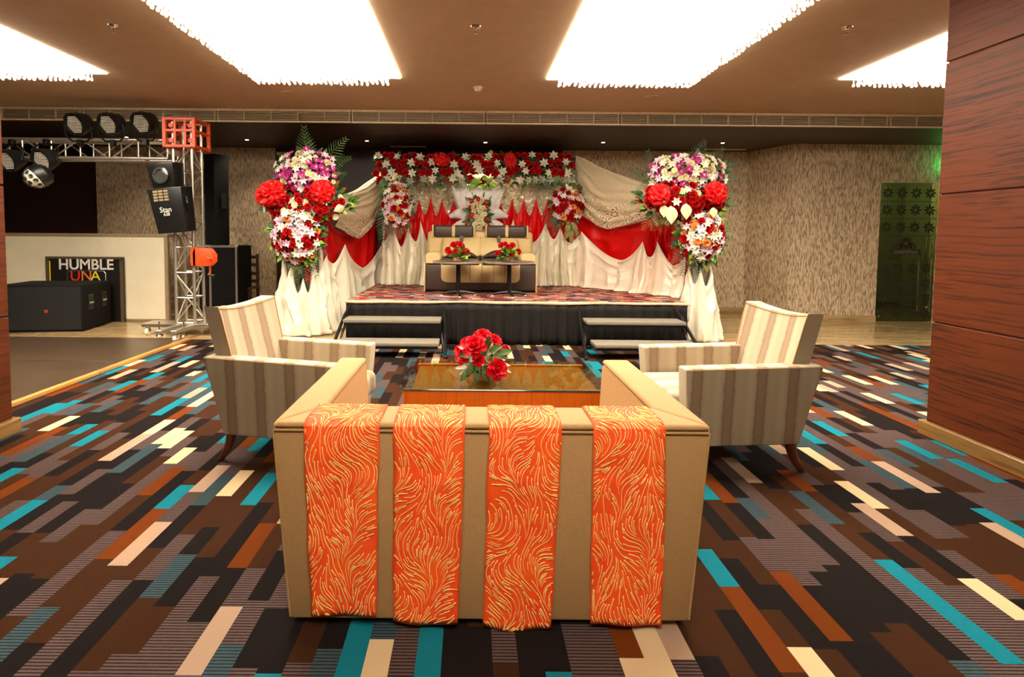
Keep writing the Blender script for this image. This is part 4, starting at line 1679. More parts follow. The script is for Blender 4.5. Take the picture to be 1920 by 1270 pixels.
# ------------------------------------------------------------------ flower arrangements
def fill(t, org, y, cx, cy, rx, ry, kinds, n, depth=.16, size=1., seed=0, mind=None, shape=2., pts=None):
    """scatter blooms over a domed cushion whose outline is an ellipse of picture points in the plane at distance y"""
    rnd = random.Random(seed)
    c0 = at(cx, cy, y)
    k = y / F_PX
    RX_, RZ = rx * k, ry * k
    placed = []
    names_, wts = zip(*kinds)
    mind = mind or math.sqrt(PI * RX_ * RZ / n) * .80
    tries = 0
    while len(placed) < n and tries < n * 60:
        tries += 1
        a, b = rnd.uniform(-1, 1), rnd.uniform(-1, 1)
        q = abs(a) ** shape + abs(b) ** shape
        if q > 1:
            continue
        p = Vector((a * RX_, b * RZ))
        if any((p - o).length < mind for o in placed):
            continue
        placed.append(p)
        h = math.sqrt(max(0, 1 - min(1, q)))
        loc = c0 + Vector((p.x, -depth * h - rnd.uniform(-.03, .06), p.y)) - org
        nrm_ = Vector((a * 1.0, -.6 - h * .6, b * .8 + .15))
        kd = rnd.choices(names_, wts)[0]
        random.seed(rnd.random())
        bloom(kd, t, loc, nrm_, size * rnd.uniform(.85, 1.15) * {'lily': .74, 'blush_lily': .70, 'rose': 1.05, 'orchid': 1.0, 'daisy': 1.0}.get(kd, 1))
    return c0, RX_, RZ


def greens(t, org, c0, RX_, RZ, n, mats=('leaf_green', 'leaf_dark'), seed=0, depth=.12, L=.14, out=1.0):
    """the mass of leaves under the blooms, one uncounted part"""
    rnd = random.Random(seed)
    bm = B()
    for i in range(n):
        a = rnd.uniform(0, 2 * PI)
        q = math.sqrt(rnd.uniform(0, 1)) * out
        h = math.sqrt(max(0, 1 - min(1, q * q)))
        loc = c0 + Vector((q * RX_ * math.cos(a), -depth * h * rnd.uniform(.3, .95) + .03, q * RZ * math.sin(a))) - org
        d = Vector((math.cos(a) * .9 + rnd.uniform(-.4, .4), -.25 - rnd.uniform(0, .4), math.sin(a) * .9 + rnd.uniform(-.4, .4)))
        y_ = d.normalized()
        x_ = y_.cross(Vector((0, -1, .4)))
        x_.normalize()
        z_ = x_.cross(y_)
        M_ = Matrix.Translation(loc) @ Matrix((x_, y_, z_)).transposed().to_4x4()
        petal(bm, None, M_, L * rnd.uniform(.7, 1.25), L * .24, lambda s: .1 * math.sin(s * 2.4) - .2 * s * s, .25, 4, 1, rnd.randrange(len(mats)), .05)
    o = obj('foliage', bm, list(mats), t)
    o['kind'] = 'stuff'
    return o


def sprays(t, org, y, items):
    for kind, px, py, dx, dz, s in items:
        random.seed(px * 7 + py)
        if kind in ('palm_frond', 'dark_frond') and py < 350:
            s *= 1.3
        leaf_part(kind, t, at(px, py, y) - org, (dx, random.uniform(-.45, -.1), dz), (0, -1, .35), s)


def arrangement(name, label, cat, px, py, y, group=None):
    o = at(px, py, y)
    return thing(name, label, cat, o, group=group), Vector(o)


TOPK = [('lily', 3), ('blush_lily', 2.5), ('orchid', 5), ('daisy', 3.2), ('cream_rose', 1)]
MIDK = [('rose', 5), ('red_carnation', 3), ('lily', 2), ('daisy', .8), ('anthurium', .3)]
LOWK = [('lily', 5), ('blush_lily', 3), ('rose', 2.6), ('carnation', 2.4), ('red_carnation', .8)]


def big_stand(side, label, lower_label, y, cx, cy, mx, my, lx, ly, seed, rt, rl):
    t, org = arrangement('tall_flower_arrangement', label, 'flower arrangement', cx, my, y, 'flower arrangements on the two pillars')
    c0, a, b = fill(t, org, y, cx, cy, rt[0], rt[1], TOPK, 92, .22, 1.0, seed, shape=2.4)
    greens(t, org, c0, a, b, 150, ('leaf_green', 'leaf_dark', 'leaf_green'), seed, .17, .12, .98)
    c0, a, b = fill(t, org, y - .02, mx, my, rt[2], rt[3], MIDK, 64, .24, 1.05, seed + 1, shape=2.6)
    greens(t, org, c0, a, b, 120, ('leaf_green', 'leaf_dark', 'leaf_rust', 'leaf_lime'), seed + 1, .18, .14, 1.15)
    t2, org2 = arrangement('flower_bouquet', lower_label, 'bouquet', lx, ly, y - .08, 'round bouquets on the pillars and posts')
    c0, a, b = fill(t2, org2, y - .08, lx, ly, rl[0], rl[1], LOWK, 84, .22, 1.08, seed + 2, shape=2.2)
    greens(t2, org2, c0, a, b, 150, ('leaf_green', 'leaf_dark', 'leaf_lime'), seed + 2, .17, .13, 1.08)
    return t, org, t2, org2


YL, YR = 7.42, 7.24
t, org, t2, org2 = big_stand('left', 'towering mixed flower arrangement with purple orchids and palm fronds, truss side', 'round white, peach and red lily bouquet hanging under the truss-side arrangement',
                             YL, 577, 328, 575, 384, 558, 437, 100, (56, 42, 74, 33), (42, 52))
sprays(t, org, YL + .06, [('palm_frond', 576, 297, .0, 1, .75), ('palm_frond', 583, 300, -.15, 1, .62), ('palm_frond', 612, 300, .75, .8, .72), ('palm_frond', 618, 312, 1, .35, .62), ('palm_frond', 610, 322, 1, -.1, .5),
                          ('olive_frond', 548, 302, -.9, .5, .62), ('olive_frond', 545, 310, -1, .1, .5), ('palm_frond', 620, 345, .9, .6, .5), ('dark_frond', 625, 365, 1, .5, .5),
                          ('dark_leaf', 540, 345, -.8, -.3, .7), ('dark_leaf', 545, 350, -.2, -1, .7), ('dark_leaf', 560, 350, .5, -.8, .7), ('dark_leaf', 575, 352, .8, .5, .6),
                          ('olive_frond', 600, 405, .5, -.8, .6), ('rust_frond', 605, 402, .1, -1, .65), ('rust_frond', 620, 400, .3, -1, .6), ('olive_frond', 520, 400, -.9, -.6, .5), ('rust_frond', 528, 412, -.8, -.5, .5)])
for px, py in ((574, 285), (571, 290), (576, 280), (614, 302), (610, 308), (617, 297), (604, 300), (541, 295), (628, 330)):
    bloom('orchid', t, at(px, py, YL - .08) - org, (random.uniform(-.4, .4), -1, .3), 1.05)
sprays(t2, org2, YL - .05, [('dark_frond', 582, 470, .35, -1, .85), ('dark_frond', 576, 480, -.05, -1, .9), ('dark_frond', 570, 490, -.35, -1, .7), ('olive_frond', 552, 478, .0, -1, .8), ('olive_frond', 560, 480, .2, -1, .7),
                            ('olive_frond', 525, 452, -1, .0, .45), ('olive_frond', 522, 458, -.9, -.4, .45), ('dark_frond', 590, 455, .7, -.7, .6)])
t, org, t2, org2 = big_stand('right', 'towering mixed flower arrangement with purple orchids and palm fronds, glass door side', 'round white, peach and red lily bouquet hanging under the glass-door-side arrangement',
                             YR, 1288, 327, 1280, 374, 1312, 440, 200, (70, 34, 72, 30), (37, 44))
sprays(t, org, YR + .06, [('dark_frond', 1225, 330, -.3, 1, .62), ('dark_frond', 1222, 340, -.9, .5, .6), ('dark_frond', 1228, 345, -.8, -.2, .5), ('dark_frond', 1300, 302, .5, 1, .55), ('palm_frond', 1310, 305, .9, .6, .45),
                          ('dark_frond', 1335, 318, .9, .35, .62), ('dark_frond', 1338, 325, 1, -.15, .6), ('palm_frond', 1345, 340, .9, .1, .45), ('dark_frond', 1330, 312, .5, .8, .5),
                          ('olive_frond', 1222, 392, .0, -1, .8), ('olive_frond', 1228, 395, .3, -1, .75), ('olive_frond', 1262, 402, .3, -.8, .7), ('olive_frond', 1270, 398, .8, -.7, .6),
                          ('rust_frond', 1215, 400, -.3, -1, .75), ('rust_frond', 1235, 405, .1, -1, .7), ('rust_frond', 1250, 405, .4, -.8, .75), ('rust_frond', 1242, 398, -.2, -.9, .65), ('rust_frond', 1258, 410, .2, -1, .6),
                          ('palm_frond', 1330, 395, .2, -1, .5)])
for px, py in ((1221, 312), (1224, 316), (1334, 316), (1341, 317), (1348, 315), (1353, 313), (1318, 310), (1300, 303), (1296, 306)):
    bloom('orchid', t, at(px, py, YR - .08) - org, (random.uniform(-.4, .4), -1, .3), 1.05)
for px, py, s in ((1259, 398, 1.7), (1287, 392, 1.5), (1245, 392, 1.2), (1338, 396, 1.0)):
    bloom('anthurium', t, at(px, py, YR - .3) - org, (0, -1, .25), s, PI)
sprays(t2, org2, YR - .05, [('dark_frond', 1290, 470, -.3, -1, .8), ('dark_frond', 1284, 462, -.7, -.8, .7), ('dark_frond', 1300, 478, .05, -1, .75), ('dark_frond', 1280, 440, -.8, -.7, .6),
                            ('olive_leaf', 1325, 478, .2, -1, 1.0), ('olive_leaf', 1330, 482, -.2, -1, 1.0), ('olive_leaf', 1320, 488, .1, -1, 1.1), ('olive_leaf', 1338, 470, .5, -.8, 1.0), ('olive_leaf', 1342, 462, .6, -.7, .9),
                            ('lime_leaf', 1348, 450, 1, .15, .8), ('olive_leaf', 1322, 496, 0, -1, .9), ('dark_leaf', 1335, 480, .3, -1, .8)])

# posies on the backdrop posts
for (px, py, rx, ry, y, lab, sd) in ((744, 384, 25, 43, 8.86, 'oval pink and white lily bouquet on the backdrop post, truss side', 31), (1064, 385, 27, 35, 8.86, 'round red and white lily bouquet on the backdrop post, glass door side', 32)):
    t, org = arrangement('flower_bouquet', lab, 'bouquet', px, py, y, 'round bouquets on the pillars and posts')
    kk = [('lily', 2.5), ('blush_lily', 4.5), ('rose', 1.8), ('carnation', 1.2)] if sd == 31 else [('lily', 2.2), ('blush_lily', 2.6), ('rose', 4), ('carnation', .8)]
    c0, a, b = fill(t, org, y, px, py, rx, ry, kk, 58, .16, .95, sd)
    greens(t, org, c0, a, b, 90, ('leaf_green', 'leaf_dark'), sd, .12, .12, 1.08)
    if sd == 31:
        sprays(t, org, y - .02, [('rust_frond', 735, 418, -.4, -1, .7), ('rust_frond', 748, 422, .1, -1, .75), ('rust_frond', 760, 415, .5, -.9, .7), ('rust_frond', 728, 412, -.8, -.5, .5), ('dark_frond', 720, 395, -.05, -1, 1.1), ('dark_frond', 722, 420, .12, -1, .9),
                                 ('leaf', 722, 335, -.5, -.7, 1.2), ('leaf', 728, 342, -.7, -.5, 1.2), ('leaf', 716, 340, -.2, -1, 1.2), ('lime_leaf', 722, 348, -.6, -.6, .8)])
    else:
        sprays(t, org, y - .02, [('olive_leaf', 1066, 418, -.2, -1, 1.2), ('olive_leaf', 1074, 418, .3, -1, 1.2), ('olive_leaf', 1070, 430, 0, -1, 1.1), ('olive_leaf', 1078, 428, .2, -1, 1), ('olive_leaf', 1064, 432, -.2, -1, 1), ('olive_leaf', 1071, 442, 0, -1, .9),
                                 ('dark_frond', 1040, 396, -.5, -1, .8), ('dark_frond', 1046, 404, -.2, -1, .8), ('dark_frond', 1090, 370, .5, .4, .5)])

# garland along the top
t, org = arrangement('flower_garland', 'long red and white lily garland along the top of the backdrop', 'garland', 892, 315, 9.05)
rnd = random.Random(77)
cells = []
nx, ny = 27, 4
for i in range(nx):
    for j in range(ny):
        px = 708 + (1078 - 708) * (i + .5 * (j % 2) + rnd.uniform(-.2, .2)) / nx
        py = 294 + 14.5 * j + rnd.uniform(-3, 3)
        white = (i + j * 2) % 3 == (0 if j != 3 else 1) or (j == 3 and rnd.random() < .55)
        cells.append((px, py, 'lily' if white else rnd.choice(('rose', 'rose', 'red_carnation'))))
for px, py, kd in cells:
    if (824 < px < 845 or 946 < px < 966) and py < 322:
        continue
    if py > 330 and (825 < px < 838 or 955 < px < 968):
        continue
    p = at(px, py, 9.0) - org
    bulge = .10 * math.sin(PI * min(1, max(0, (py - 285) / 62)))
    random.seed(int(px * 13 + py))
    bloom(kd, t, p + Vector((0, -bulge, 0)), (rnd.uniform(-.35, .35), -1, .35 - (py - 290) / 90), rnd.uniform(.95, 1.2) * (.86 if kd == 'lily' else 1.1))
c0 = at(892, 312, 9.02)
bm = B()
for i in range(420):
    p = at(rnd.uniform(704, 1081), rnd.uniform(290, 346), 9.03) - org
    dirv = Vector((rnd.uniform(-1, 1), -.4, rnd.uniform(-1, .6))).normalized()
    x_ = dirv.cross(Vector((0, -1, .4))).normalized()
    M_ = Matrix.Translation(p) @ Matrix((x_, dirv, x_.cross(dirv))).transposed().to_4x4()
    petal(bm, None, M_, rnd.uniform(.09, .15), .03, lambda s: .1 * math.sin(s * 2.4) - .2 * s * s, .25, 4, 1, rnd.randrange(3), .05)
o = obj('foliage', bm, ['leaf_green', 'leaf_dark', 'leaf_olive'], t)
o['kind'] = 'stuff'
fr = [('palm_frond', 770, 325, .1, -1), ('palm_frond', 762, 328, -.4, -1), ('dark_frond', 780, 325, .4, -1), ('olive_frond', 796, 325, 0, -1), ('dark_frond', 768, 345, .45, -1), ('dark_frond', 836, 318, -.1, -1), ('dark_frond', 839, 340, 0, -1), ('olive_frond', 834, 345, -.15, -1),
      ('palm_frond', 860, 330, 0, -1), ('palm_frond', 878, 328, -.2, -1), ('dark_frond', 893, 332, -.3, -1), ('palm_frond', 930, 328, .2, -1), ('olive_frond', 958, 318, -.3, -1), ('olive_frond', 954, 340, -.35, -1), ('olive_frond', 950, 355, -.15, -1),
      ('palm_frond', 998, 325, -.5, -1), ('palm_frond', 1008, 325, .0, -1), ('palm_frond', 1018, 322, .35, -1), ('dark_frond', 1012, 335, .3, -1), ('palm_frond', 1030, 320, .5, -.9), ('olive_frond', 1056, 318, 0, -1), ('palm_frond', 1050, 320, -.3, -1), ('olive_frond', 1070, 318, .2, -1), ('dark_frond', 1078, 315, .3, -1)]
for k, (kd, px, py, dx, dz) in enumerate(fr):
    leaf_part(kd, t, at(px, py, 8.93) - org, (dx, -.15, dz), (0, -1, .2), .72 if 'olive' not in kd else .9)
for px, py in ((884, 340), (890, 346), (903, 340), (912, 344), (922, 340), (908, 352), (896, 338), (918, 350), (928, 344), (880, 348), (914, 336), (900, 348)):
    random.seed(px)
    leaf_part('lime_leaf', t, at(px, py, 8.84) - org, (random.uniform(-1, 1), -.4, random.uniform(-1, .2)), (0, -1, .4), .85)


# red fabric rosettes
def rosette(label, px, py, y, rx, rz, seed):
    c0 = at(px, py, y)
    k = y / F_PX
    bm = B()
    bmesh.ops.create_icosphere(bm, subdivisions=5, radius=1)
    for v in bm.verts:
        p = v.co.normalized()
        q = p * 2.6 + Vector((seed, seed * .7, 0))
        r1 = 1 - abs(noise.noise(q)) * 1.6
        r2 = 1 - abs(noise.noise(q * 2.1 + Vector((3, 1, 4)))) * 1.6
        r = .70 + .34 * r1 + .10 * r2
        v.co = Vector((p.x * r * rx * k, p.y * r * min(rx, rz) * k * .75, p.z * r * rz * k))
    o = obj('fabric_rosette', bm, 'red_satin', None, loc=c0)
    o.rotation_euler = (0, seed, 0)
    tag(o, label, 'rosette', 'ruffled red satin rosettes')


rosette('ruffled red satin rosette on the outer side of the truss-side flower arrangement', 507, 363, 7.15, 22, 27, 1.)
rosette('ruffled red satin rosette on the stage side of the truss-side flower arrangement', 604, 360, 7.12, 22, 22, 2.)
rosette('ruffled red satin rosette on the stage side of the door-side flower arrangement', 1236, 366, 6.94, 19, 21, 3.1)
rosette('ruffled red satin rosette on the outer side of the door-side flower arrangement', 1342, 362, 6.94, 21, 19, 4.2)
rosette('ruffled red satin rosette on the flower garland, truss side', 828, 299, 8.86, 12, 16, 5.)
rosette('ruffled red satin rosette on the flower garland, glass door side', 957, 301, 8.86, 11, 15, 6.)

# central bouquet
t, org = arrangement('flower_bouquet', 'tall white tulip and red anthurium bouquet in front of the carved ornament', 'bouquet', 897, 400, 8.78, 'round bouquets on the pillars and posts')
rnd = random.Random(9)
for px, py in ((893, 378), (903, 377), (886, 386), (897, 388), (906, 390), (889, 396), (900, 398), (908, 402), (892, 406), (902, 409), (896, 416), (905, 420), (890, 421), (899, 428), (893, 433), (906, 431)):
    bloom('cream_rose', t, at(px, py, 8.76 - .05 * rnd.random()) - org, (rnd.uniform(-.5, .5), -.9, rnd.uniform(-.2, .8)), .85)
for px, py, sx in ((885, 376, -.5), (910, 378, .5), (881, 388, -.8), (914, 388, .8), (880, 405, -.8), (913, 410, .7), (886, 402, -.4), (876, 418, -.8), (916, 420, .8), (897, 372, 0), (908, 426, .5)):
    bloom('red_anthurium', t, at(px, py, 8.71) - org, (sx, -.8, .3), .72, PI + sx)
greens(t, org, at(897, 405, 8.80), .19, .30, 60, ('leaf_green', 'leaf_dark'), 44, .06, .11, 1.0)
# ------------------------------------------------------------------ dance floor boards
t = thing('dance_floor', 'dark worn dance floor boards with a wooden edge strip on the carpet', 'dance floor', (-3.8, 4.2, 0))
for k, (x0, x1) in enumerate(((-1.85, 0), (-3.72, -1.87), (-5.5, -3.74))):
    for y0, y1 in ((-.42, .05), (.07, 1.42), (1.44, 2.72)):
        obj('board', box(B(), (x0, y0, .002), (x1, y1, .032), .003, 1), 'floor_board_dark', t, False)
for y0, y1 in ((-.42, 1.02), (1.03, 2.72)):
    obj('edge_strip', box(B(), (.005, y0, .002), (.06, y1, .036), .004, 1), 'edge_wood', t, False)

# ------------------------------------------------------------------ white panel and signboard
t = thing('white_panel', 'large white front panel in a grey frame behind the black speaker cabinet', 'panel', (-6.2, 8.42, 0))
obj('sheet', box(B(), (-1.75, -.01, .03), (1.27, .02, 1.36), .002, 1), 'panel_white', t, False)
for a, b in (((-1.8, -.02, 1.36), (1.33, .5, 1.41)), ((1.27, -.02, .0), (1.33, .04, 1.36)), ((-1.8, -.02, 0), (1.27, .04, .035)), ((-1.8, -.02, 0), (-1.74, .04, 1.36))):
    obj('frame_bar', box(B(), a, b, .006, 1), 'panel_frame', t, False)
for x in (-1.7, 1.3):
    obj('rear_leg', box(B(), (x - .03, .44, 0), (x + .03, .5, 1.36)), 'panel_frame', t, False)
p0, p1 = at(85, 481, 8.34), at(230, 481, 8.34)
Wd = p1.x - p0.x
t = thing('sign_board', 'black sign board with white and rainbow lettering standing behind the black speaker cabinet', 'sign', ((p0.x + p1.x) / 2, 8.34, 0))
HT = p0.z
obj('board', box(B(), (-Wd / 2, 0, .0), (Wd / 2, .04, HT), .004, 1), 'sign_black', t, False)
for a, b in (((-Wd / 2, -.006, HT - .035), (Wd / 2, .0, HT)), ((-Wd / 2, -.006, 0), (-Wd / 2 + .05, 0, HT - .05)), ((Wd / 2 - .05, -.006, 0), (Wd / 2, 0, HT - .05))):
    obj('patterned_border', box(B(), a, b), 'sign_pattern', t, False)
obj('yellow_stripe', box(B(), (-Wd / 2 + .06, -.006, 0), (-Wd / 2 + .075, 0, HT - .07)), 'yellow_print', t, False)
kx = lambda px: at(px, 500, 8.34).x - (p0.x + p1.x) / 2
kz = lambda py: at(160, py, 8.34).z
text('lettering', 'HUMBLE', 'white_print', t, .235, ((kx(107) + kx(216)) / 2, -.004, (kz(489) + kz(505)) / 2), sx=1.0, extrude=.002, bold=.004)
for ch_, px, mt_ in (('U', 141, 'red_print'), ('N', 162, 'orange_print'), ('A', 179, 'yellow_print')):
    text('lettering', ch_, mt_, t, .24, (kx(px), -.004, kz(518)), extrude=.002)
obj('lettering_frame', tube(B(), [(kx(126), -.006, kz(535)), (kx(126), -.006, kz(512)), (kx(130), -.006, kz(508)), (kx(194), -.006, kz(508)), (kx(198), -.006, kz(512)), (kx(198), -.006, kz(535))], .006, 6), 'aluminium', t)

# ------------------------------------------------------------------ subwoofer
t = thing('speaker_cabinet', 'long low black speaker cabinet on the marble floor', 'speaker', (-5.57, 7.48, 0), R(8.5))
Wc, Dc, Hc = 1.12, .76, .675
bm = B()
box(bm, (-Wc, 0, .012), (0, Dc, Hc), .012, 2)
obj('cabinet', bm, 'black_speaker', t)
obj('grille', box(B(), (-Wc + .03, -.008, .035), (-.03, .002, Hc - .03), .004, 1), 'speaker_grille', t, False)
for y in (.20, .56):
    hh = obj('handle_cup', box(B(), (-.004, y - .06, .30), (.004, y + .06, .52), .003, 1), 'black_plastic', t, False)
    obj('handle_hollow', box(B(), (.0042, y - .045, .315), (.006, y + .045, .505)), 'speaker_grille', hh, False)
    obj('handle_bar', box(B(), (.004, y - .05, .385), (.018, y + .05, .41), .005, 2), 'aluminium', hh)
obj('badge', box(B(), (-.50, -.012, .28), (-.455, -.008, .325)), 'sticker_red', t, False)
for x in (-Wc + .06, -.06):
    for y in (.06, Dc - .06):
        obj('foot', lathe(B(), [(0, 0), (.02, 0), (.02, .014), (0, .014)], 10, rotM((x, y, 0))), 'black_plastic', t)

# ------------------------------------------------------------------ lighting truss tower
TXc, TYc, TW = -3.97, 7.38, .255
t = thing('truss_tower', 'aluminium box-truss tower on a wheeled base', 'truss', (TXc, TYc, 0))
h = TW / 2
z0, z1 = .16, 2.66
for sx in (-1, 1):
    for sy in (-1, 1):
        obj('upright', bar(B(), (sx * h, sy * h, z0), (sx * h, sy * h, 2.96), .022, 10), 'aluminium', t)
N = 7
st = (z1 - z0) / N
for f in range(4):
    for k in range(N + 1):
        z = z0 + .02 + k * st * .985
        c4 = [(-h, -h), (h, -h), (h, h), (-h, h)]
        (xa, ya), (xb, yb) = c4[f], c4[(f + 1) % 4]
        obj('rung', bar(B(), (xa, ya, z), (xb, yb, z), .011, 6), 'aluminium', t)
        if k < N:
            if (k + f) % 2:
                (xa, ya), (xb, yb) = (xb, yb), (xa, ya)
            obj('diagonal', bar(B(), (xa, ya, z + .02), (xb, yb, z + st - .02), .010, 6), 'aluminium', t)
for (x0, y0, x1, y1) in ((-.62, -.14, .62, -.06), (-.62, .06, .62, .14), (-.14, -.62, -.06, .55), (.06, -.62, .14, .55)):
    obj('outrigger', box(B(), (x0, y0, .115), (x1, y1, .16), .006, 1), 'aluminium', t, False)
obj('base_plate', box(B(), (-.62, -.16, .155), (.3, .16, .165), .002, 1), 'aluminium', t, False)
for x, y in ((-.55, -.1), (.55, -.1), (-.1, .5), (.1, -.56)):
    c_ = obj('caster', tube(B(), [(x - .018, y, .05), (x + .018, y, .05)], .05, 18), 'white_plastic', t)
    obj('caster_fork', box(B(), (x - .026, y - .02, .05), (x + .026, y + .02, .115), .004, 1), 'chrome', c_, False)
for x in (-.36, -.02):
    j = obj('screw_jack', bar(B(), (x, -.15, .02), (x, -.15, .2), .012, 8), 'chrome', t)
    obj('jack_pad', lathe(B(), [(0, 0), (.05, 0), (.045, .012), (.012, .03), (0, .03)], 16, rotM((x, -.15, 0))), 'chrome', j)

# orange sleeve block
t = thing('sleeve_block', 'orange steel sleeve block around the top of the truss tower', 'sleeve block', (TXc, TYc, 2.60))
h2 = .20
for sx in (-1, 1):
    for sy in (-1, 1):
        obj('corner_post', box(B(), (sx * h2 - .022, sy * h2 - .022, 0), (sx * h2 + .022, sy * h2 + .022, .40), .004, 1), 'orange_paint', t, False)
for z in (.0, .21, .365):
    for s in (-1, 1):
        obj('side_rail', box(B(), (-h2 + .022, s * h2 - .018, z), (h2 - .022, s * h2 + .018, z + .035), .004, 1), 'orange_paint', t, False)
        obj('side_rail', box(B(), (s * h2 - .018, -h2 + .022, z), (s * h2 + .018, h2 - .022, z + .035), .004, 1), 'orange_paint', t, False)
for x in (-.06, .08):
    obj('inner_post', box(B(), (x - .015, -h2 - .012, .03), (x + .015, -h2 + .012, .37), .003, 1), 'orange_paint', t, False)
for sx in (-.13, .13):
    for z in (.10, .30):
        obj('roller', tube(B(), [(sx, -h2 + .02, z), (sx, -h2 + .055, z)], .032, 14), 'orange_paint', t)
obj('lifting_bail', tube(B(), [(-.10, -.17, .40), (-.10, -.17, .435), (.16, -.17, .435), (.16, -.17, .40)], .011, 8), 'aluminium', t)

# winch
t = thing('hand_winch', 'orange hand winch bolted to the truss tower', 'winch', (TXc + h + .03, TYc - h - .02, 1.08))
obj('bracket', box(B(), (-.05, -.03, -.1), (.02, .04, .16), .006, 1), 'orange_paint', t, False)
obj('side_plate', prism(B(), [(-.02, -.10), (.20, -.10), (.26, -.04), (.26, .06), (.20, .14), (.02, .16), (-.02, .10)], -.03, -.018, 1, .003), 'orange_paint', t)
obj('side_plate', prism(B(), [(-.02, -.10), (.20, -.10), (.26, -.04), (.26, .06), (.20, .14), (.02, .16), (-.02, .10)], .09, .102, 1, .003), 'orange_paint', t)
obj('drum', tube(B(), [(.12, -.018, .03), (.12, .09, .03)], .085, 20), 'orange_paint', t)
obj('crank', tube(B(), [(.20, -.03, .02), (.20, -.06, .02), (.25, -.065, .0), (.24, -.065, -.17), (.21, -.065, -.22)], .013, 8), 'orange_paint', t)
obj('crank_grip', bar(B(), (.21, -.07, -.22), (.30, -.07, -.225), .016, 10), 'black_plastic', t)

# truss beam
t = thing('truss_beam', 'horizontal aluminium truss beam carrying the stage lights', 'truss', (TXc - .2, TYc, 2.58))
L = 3.6
hb_ = .125
for z in (-hb_, hb_):
    for y in (-hb_, hb_):
        obj('chord', bar(B(), (-L, y, z), (0, y, z), .022, 10), 'aluminium', t)
M_ = 9
for k in range(M_ + 1):
    x = -L + .01 + (L - .02) * k / M_
    for y in (-hb_, hb_):
        obj('post', bar(B(), (x, y, -hb_), (x, y, hb_), .011, 6), 'aluminium', t)
        if k < M_:
            x2 = x + (L - .02) / M_
            s = 1 if (k % 2 == 0) else -1
            if y > 0:
                s = -s
            obj('diagonal', bar(B(), (x + .02, y, s * hb_), (x2 - .02, y, -s * hb_), .010, 6), 'aluminium', t)
    for z in (-hb_, hb_):
        if k % 2 == 0:
            obj('rung', bar(B(), (x, -hb_, z), (x, hb_, z), .010, 6), 'aluminium', t)
obj('hinge_plate', box(B(), (-.01, -.15, -.06), (.012, .15, .16), .006, 1), 'white_plastic', t, False)
BEAM_Z = 2.58


def par_light(label, px, py, y, over):
    c = at(px, py, y)
    t = thing('par_light', label, 'stage light', c, group='black LED par lights on the truss')
    aim = Vector((-.25, -1, -.42)).normalized()
    Mx = facing((0, 0, 0), aim)
    obj('can', lathe(B(), [(0, -.20), (.07, -.20), (.11, -.16), (.15, -.04), (.158, .02), (.158, .05), (.135, .05), (.130, .03), (0, .03)], 28, Mx), 'black_plastic', t)
    bm = B()
    for i in range(-5, 6):
        for j in range(-6, 7):
            x, yy = i * .0235 + (j % 2) * .01175, j * .0205
            if x * x + yy * yy < .121 ** 2:
                lathe(bm, [(.0078, .031), (.0068, .037), (0, .039)], 6, Mx @ Matrix.Translation((x, yy, 0)))
    obj('led_lenses', bm, 'led_glass', t, kind='stuff')
    s = 1 if over else -1
    obj('yoke', tube(B(), [(-.175, 0, 0), (-.175, .03, -s * .15), (-.1, .05, -s * .22), (.1, .05, -s * .22), (.175, .03, -s * .15), (.175, 0, 0)], .012, 8), 'black_metal', t)
    obj('clamp', box(B(), (-.03, .02, min(-s * .20, -s * .29)), (.03, .09, max(-s * .20, -s * .29)), .006, 1), 'black_metal', t)
    return t


YB = TYc - .22
par_light('black LED par light standing on the truss beam, farthest from the orange sleeve block', 144, 233, YB, True)
par_light('black LED par light standing on the truss beam, middle one of three', 206, 233, YB, True)
par_light('black LED par light standing on the truss beam, next to the orange sleeve block', 268, 231, YB, True)
par_light('black LED par light hanging from the truss beam above the mirror-dotted ball light', 82, 300, YB, False)
par_light('black LED par light hanging from the truss beam beside the wooden pillar edge', 17, 301, YB, False)
c = at(70, 332, 7.1)
t = thing('ball_light', 'round faceted crystal effect light hanging under the truss beam', 'stage light', c)
bm = B()
bmesh.ops.create_icosphere(bm, subdivisions=4, radius=.145)
obj('dome', bm, 'led_glass', t)
bm = B()
for k in range(46):
    z = 1 - 2 * (k + .5) / 46
    a = k * 2.39996
    r = math.sqrt(1 - z * z)
    n = Vector((r * math.cos(a), r * math.sin(a), z))
    lathe(bm, [(.024, 0), (.03, .008), (.022, .016), (.012, .010), (0, .012)], 8, facing(n * .142, n))
obj('facets', bm, 'shade_smoke', t, kind='stuff')
obj('housing', lathe(B(), [(.15, -.02), (.16, .02), (.15, .10), (.08, .16), (0, .16)], 24, facing((0, 0, 0), (.5, .5, .55))), 'black_plastic', t)
obj('hanger', bar(B(), (.06, .1, .1), (.06, .22, .38), .012), 'black_metal', t)

# scanner light with lettering
c = at(328, 400, 7.08)
t = thing('scanner_light', 'black moving-mirror scanner light with white lettering strapped to the truss tower', 'stage light', c, 0, None, (R(4), R(-5), R(-6)))
obj('body', hexa(B(), [(-.19, -.13, -.26), (.21, -.13, -.26), (.21, .1, -.26), (-.19, .1, -.26)], [(-.25, -.15, .34), (.24, -.15, .34), (.24, .1, .34), (-.25, .1, .34)], .015, 2), 'black_plastic', t)
for k in range(3):
    for j in range(4):
        obj('vent_slot', box(B(), (-.16 + k * .075, -.156, .17 + j * .038), (-.10 + k * .075, -.146, .197 + j * .038)), 'panel_frame', t, False)
obj('mirror_hood', hexa(B(), [(-.17, -.12, .33), (.14, -.12, .33), (.14, .08, .33), (-.17, .08, .33)], [(-.20, -.16, .66), (.18, -.16, .66), (.18, .08, .66), (-.20, .08, .66)], .012, 2), 'black_plastic', t)
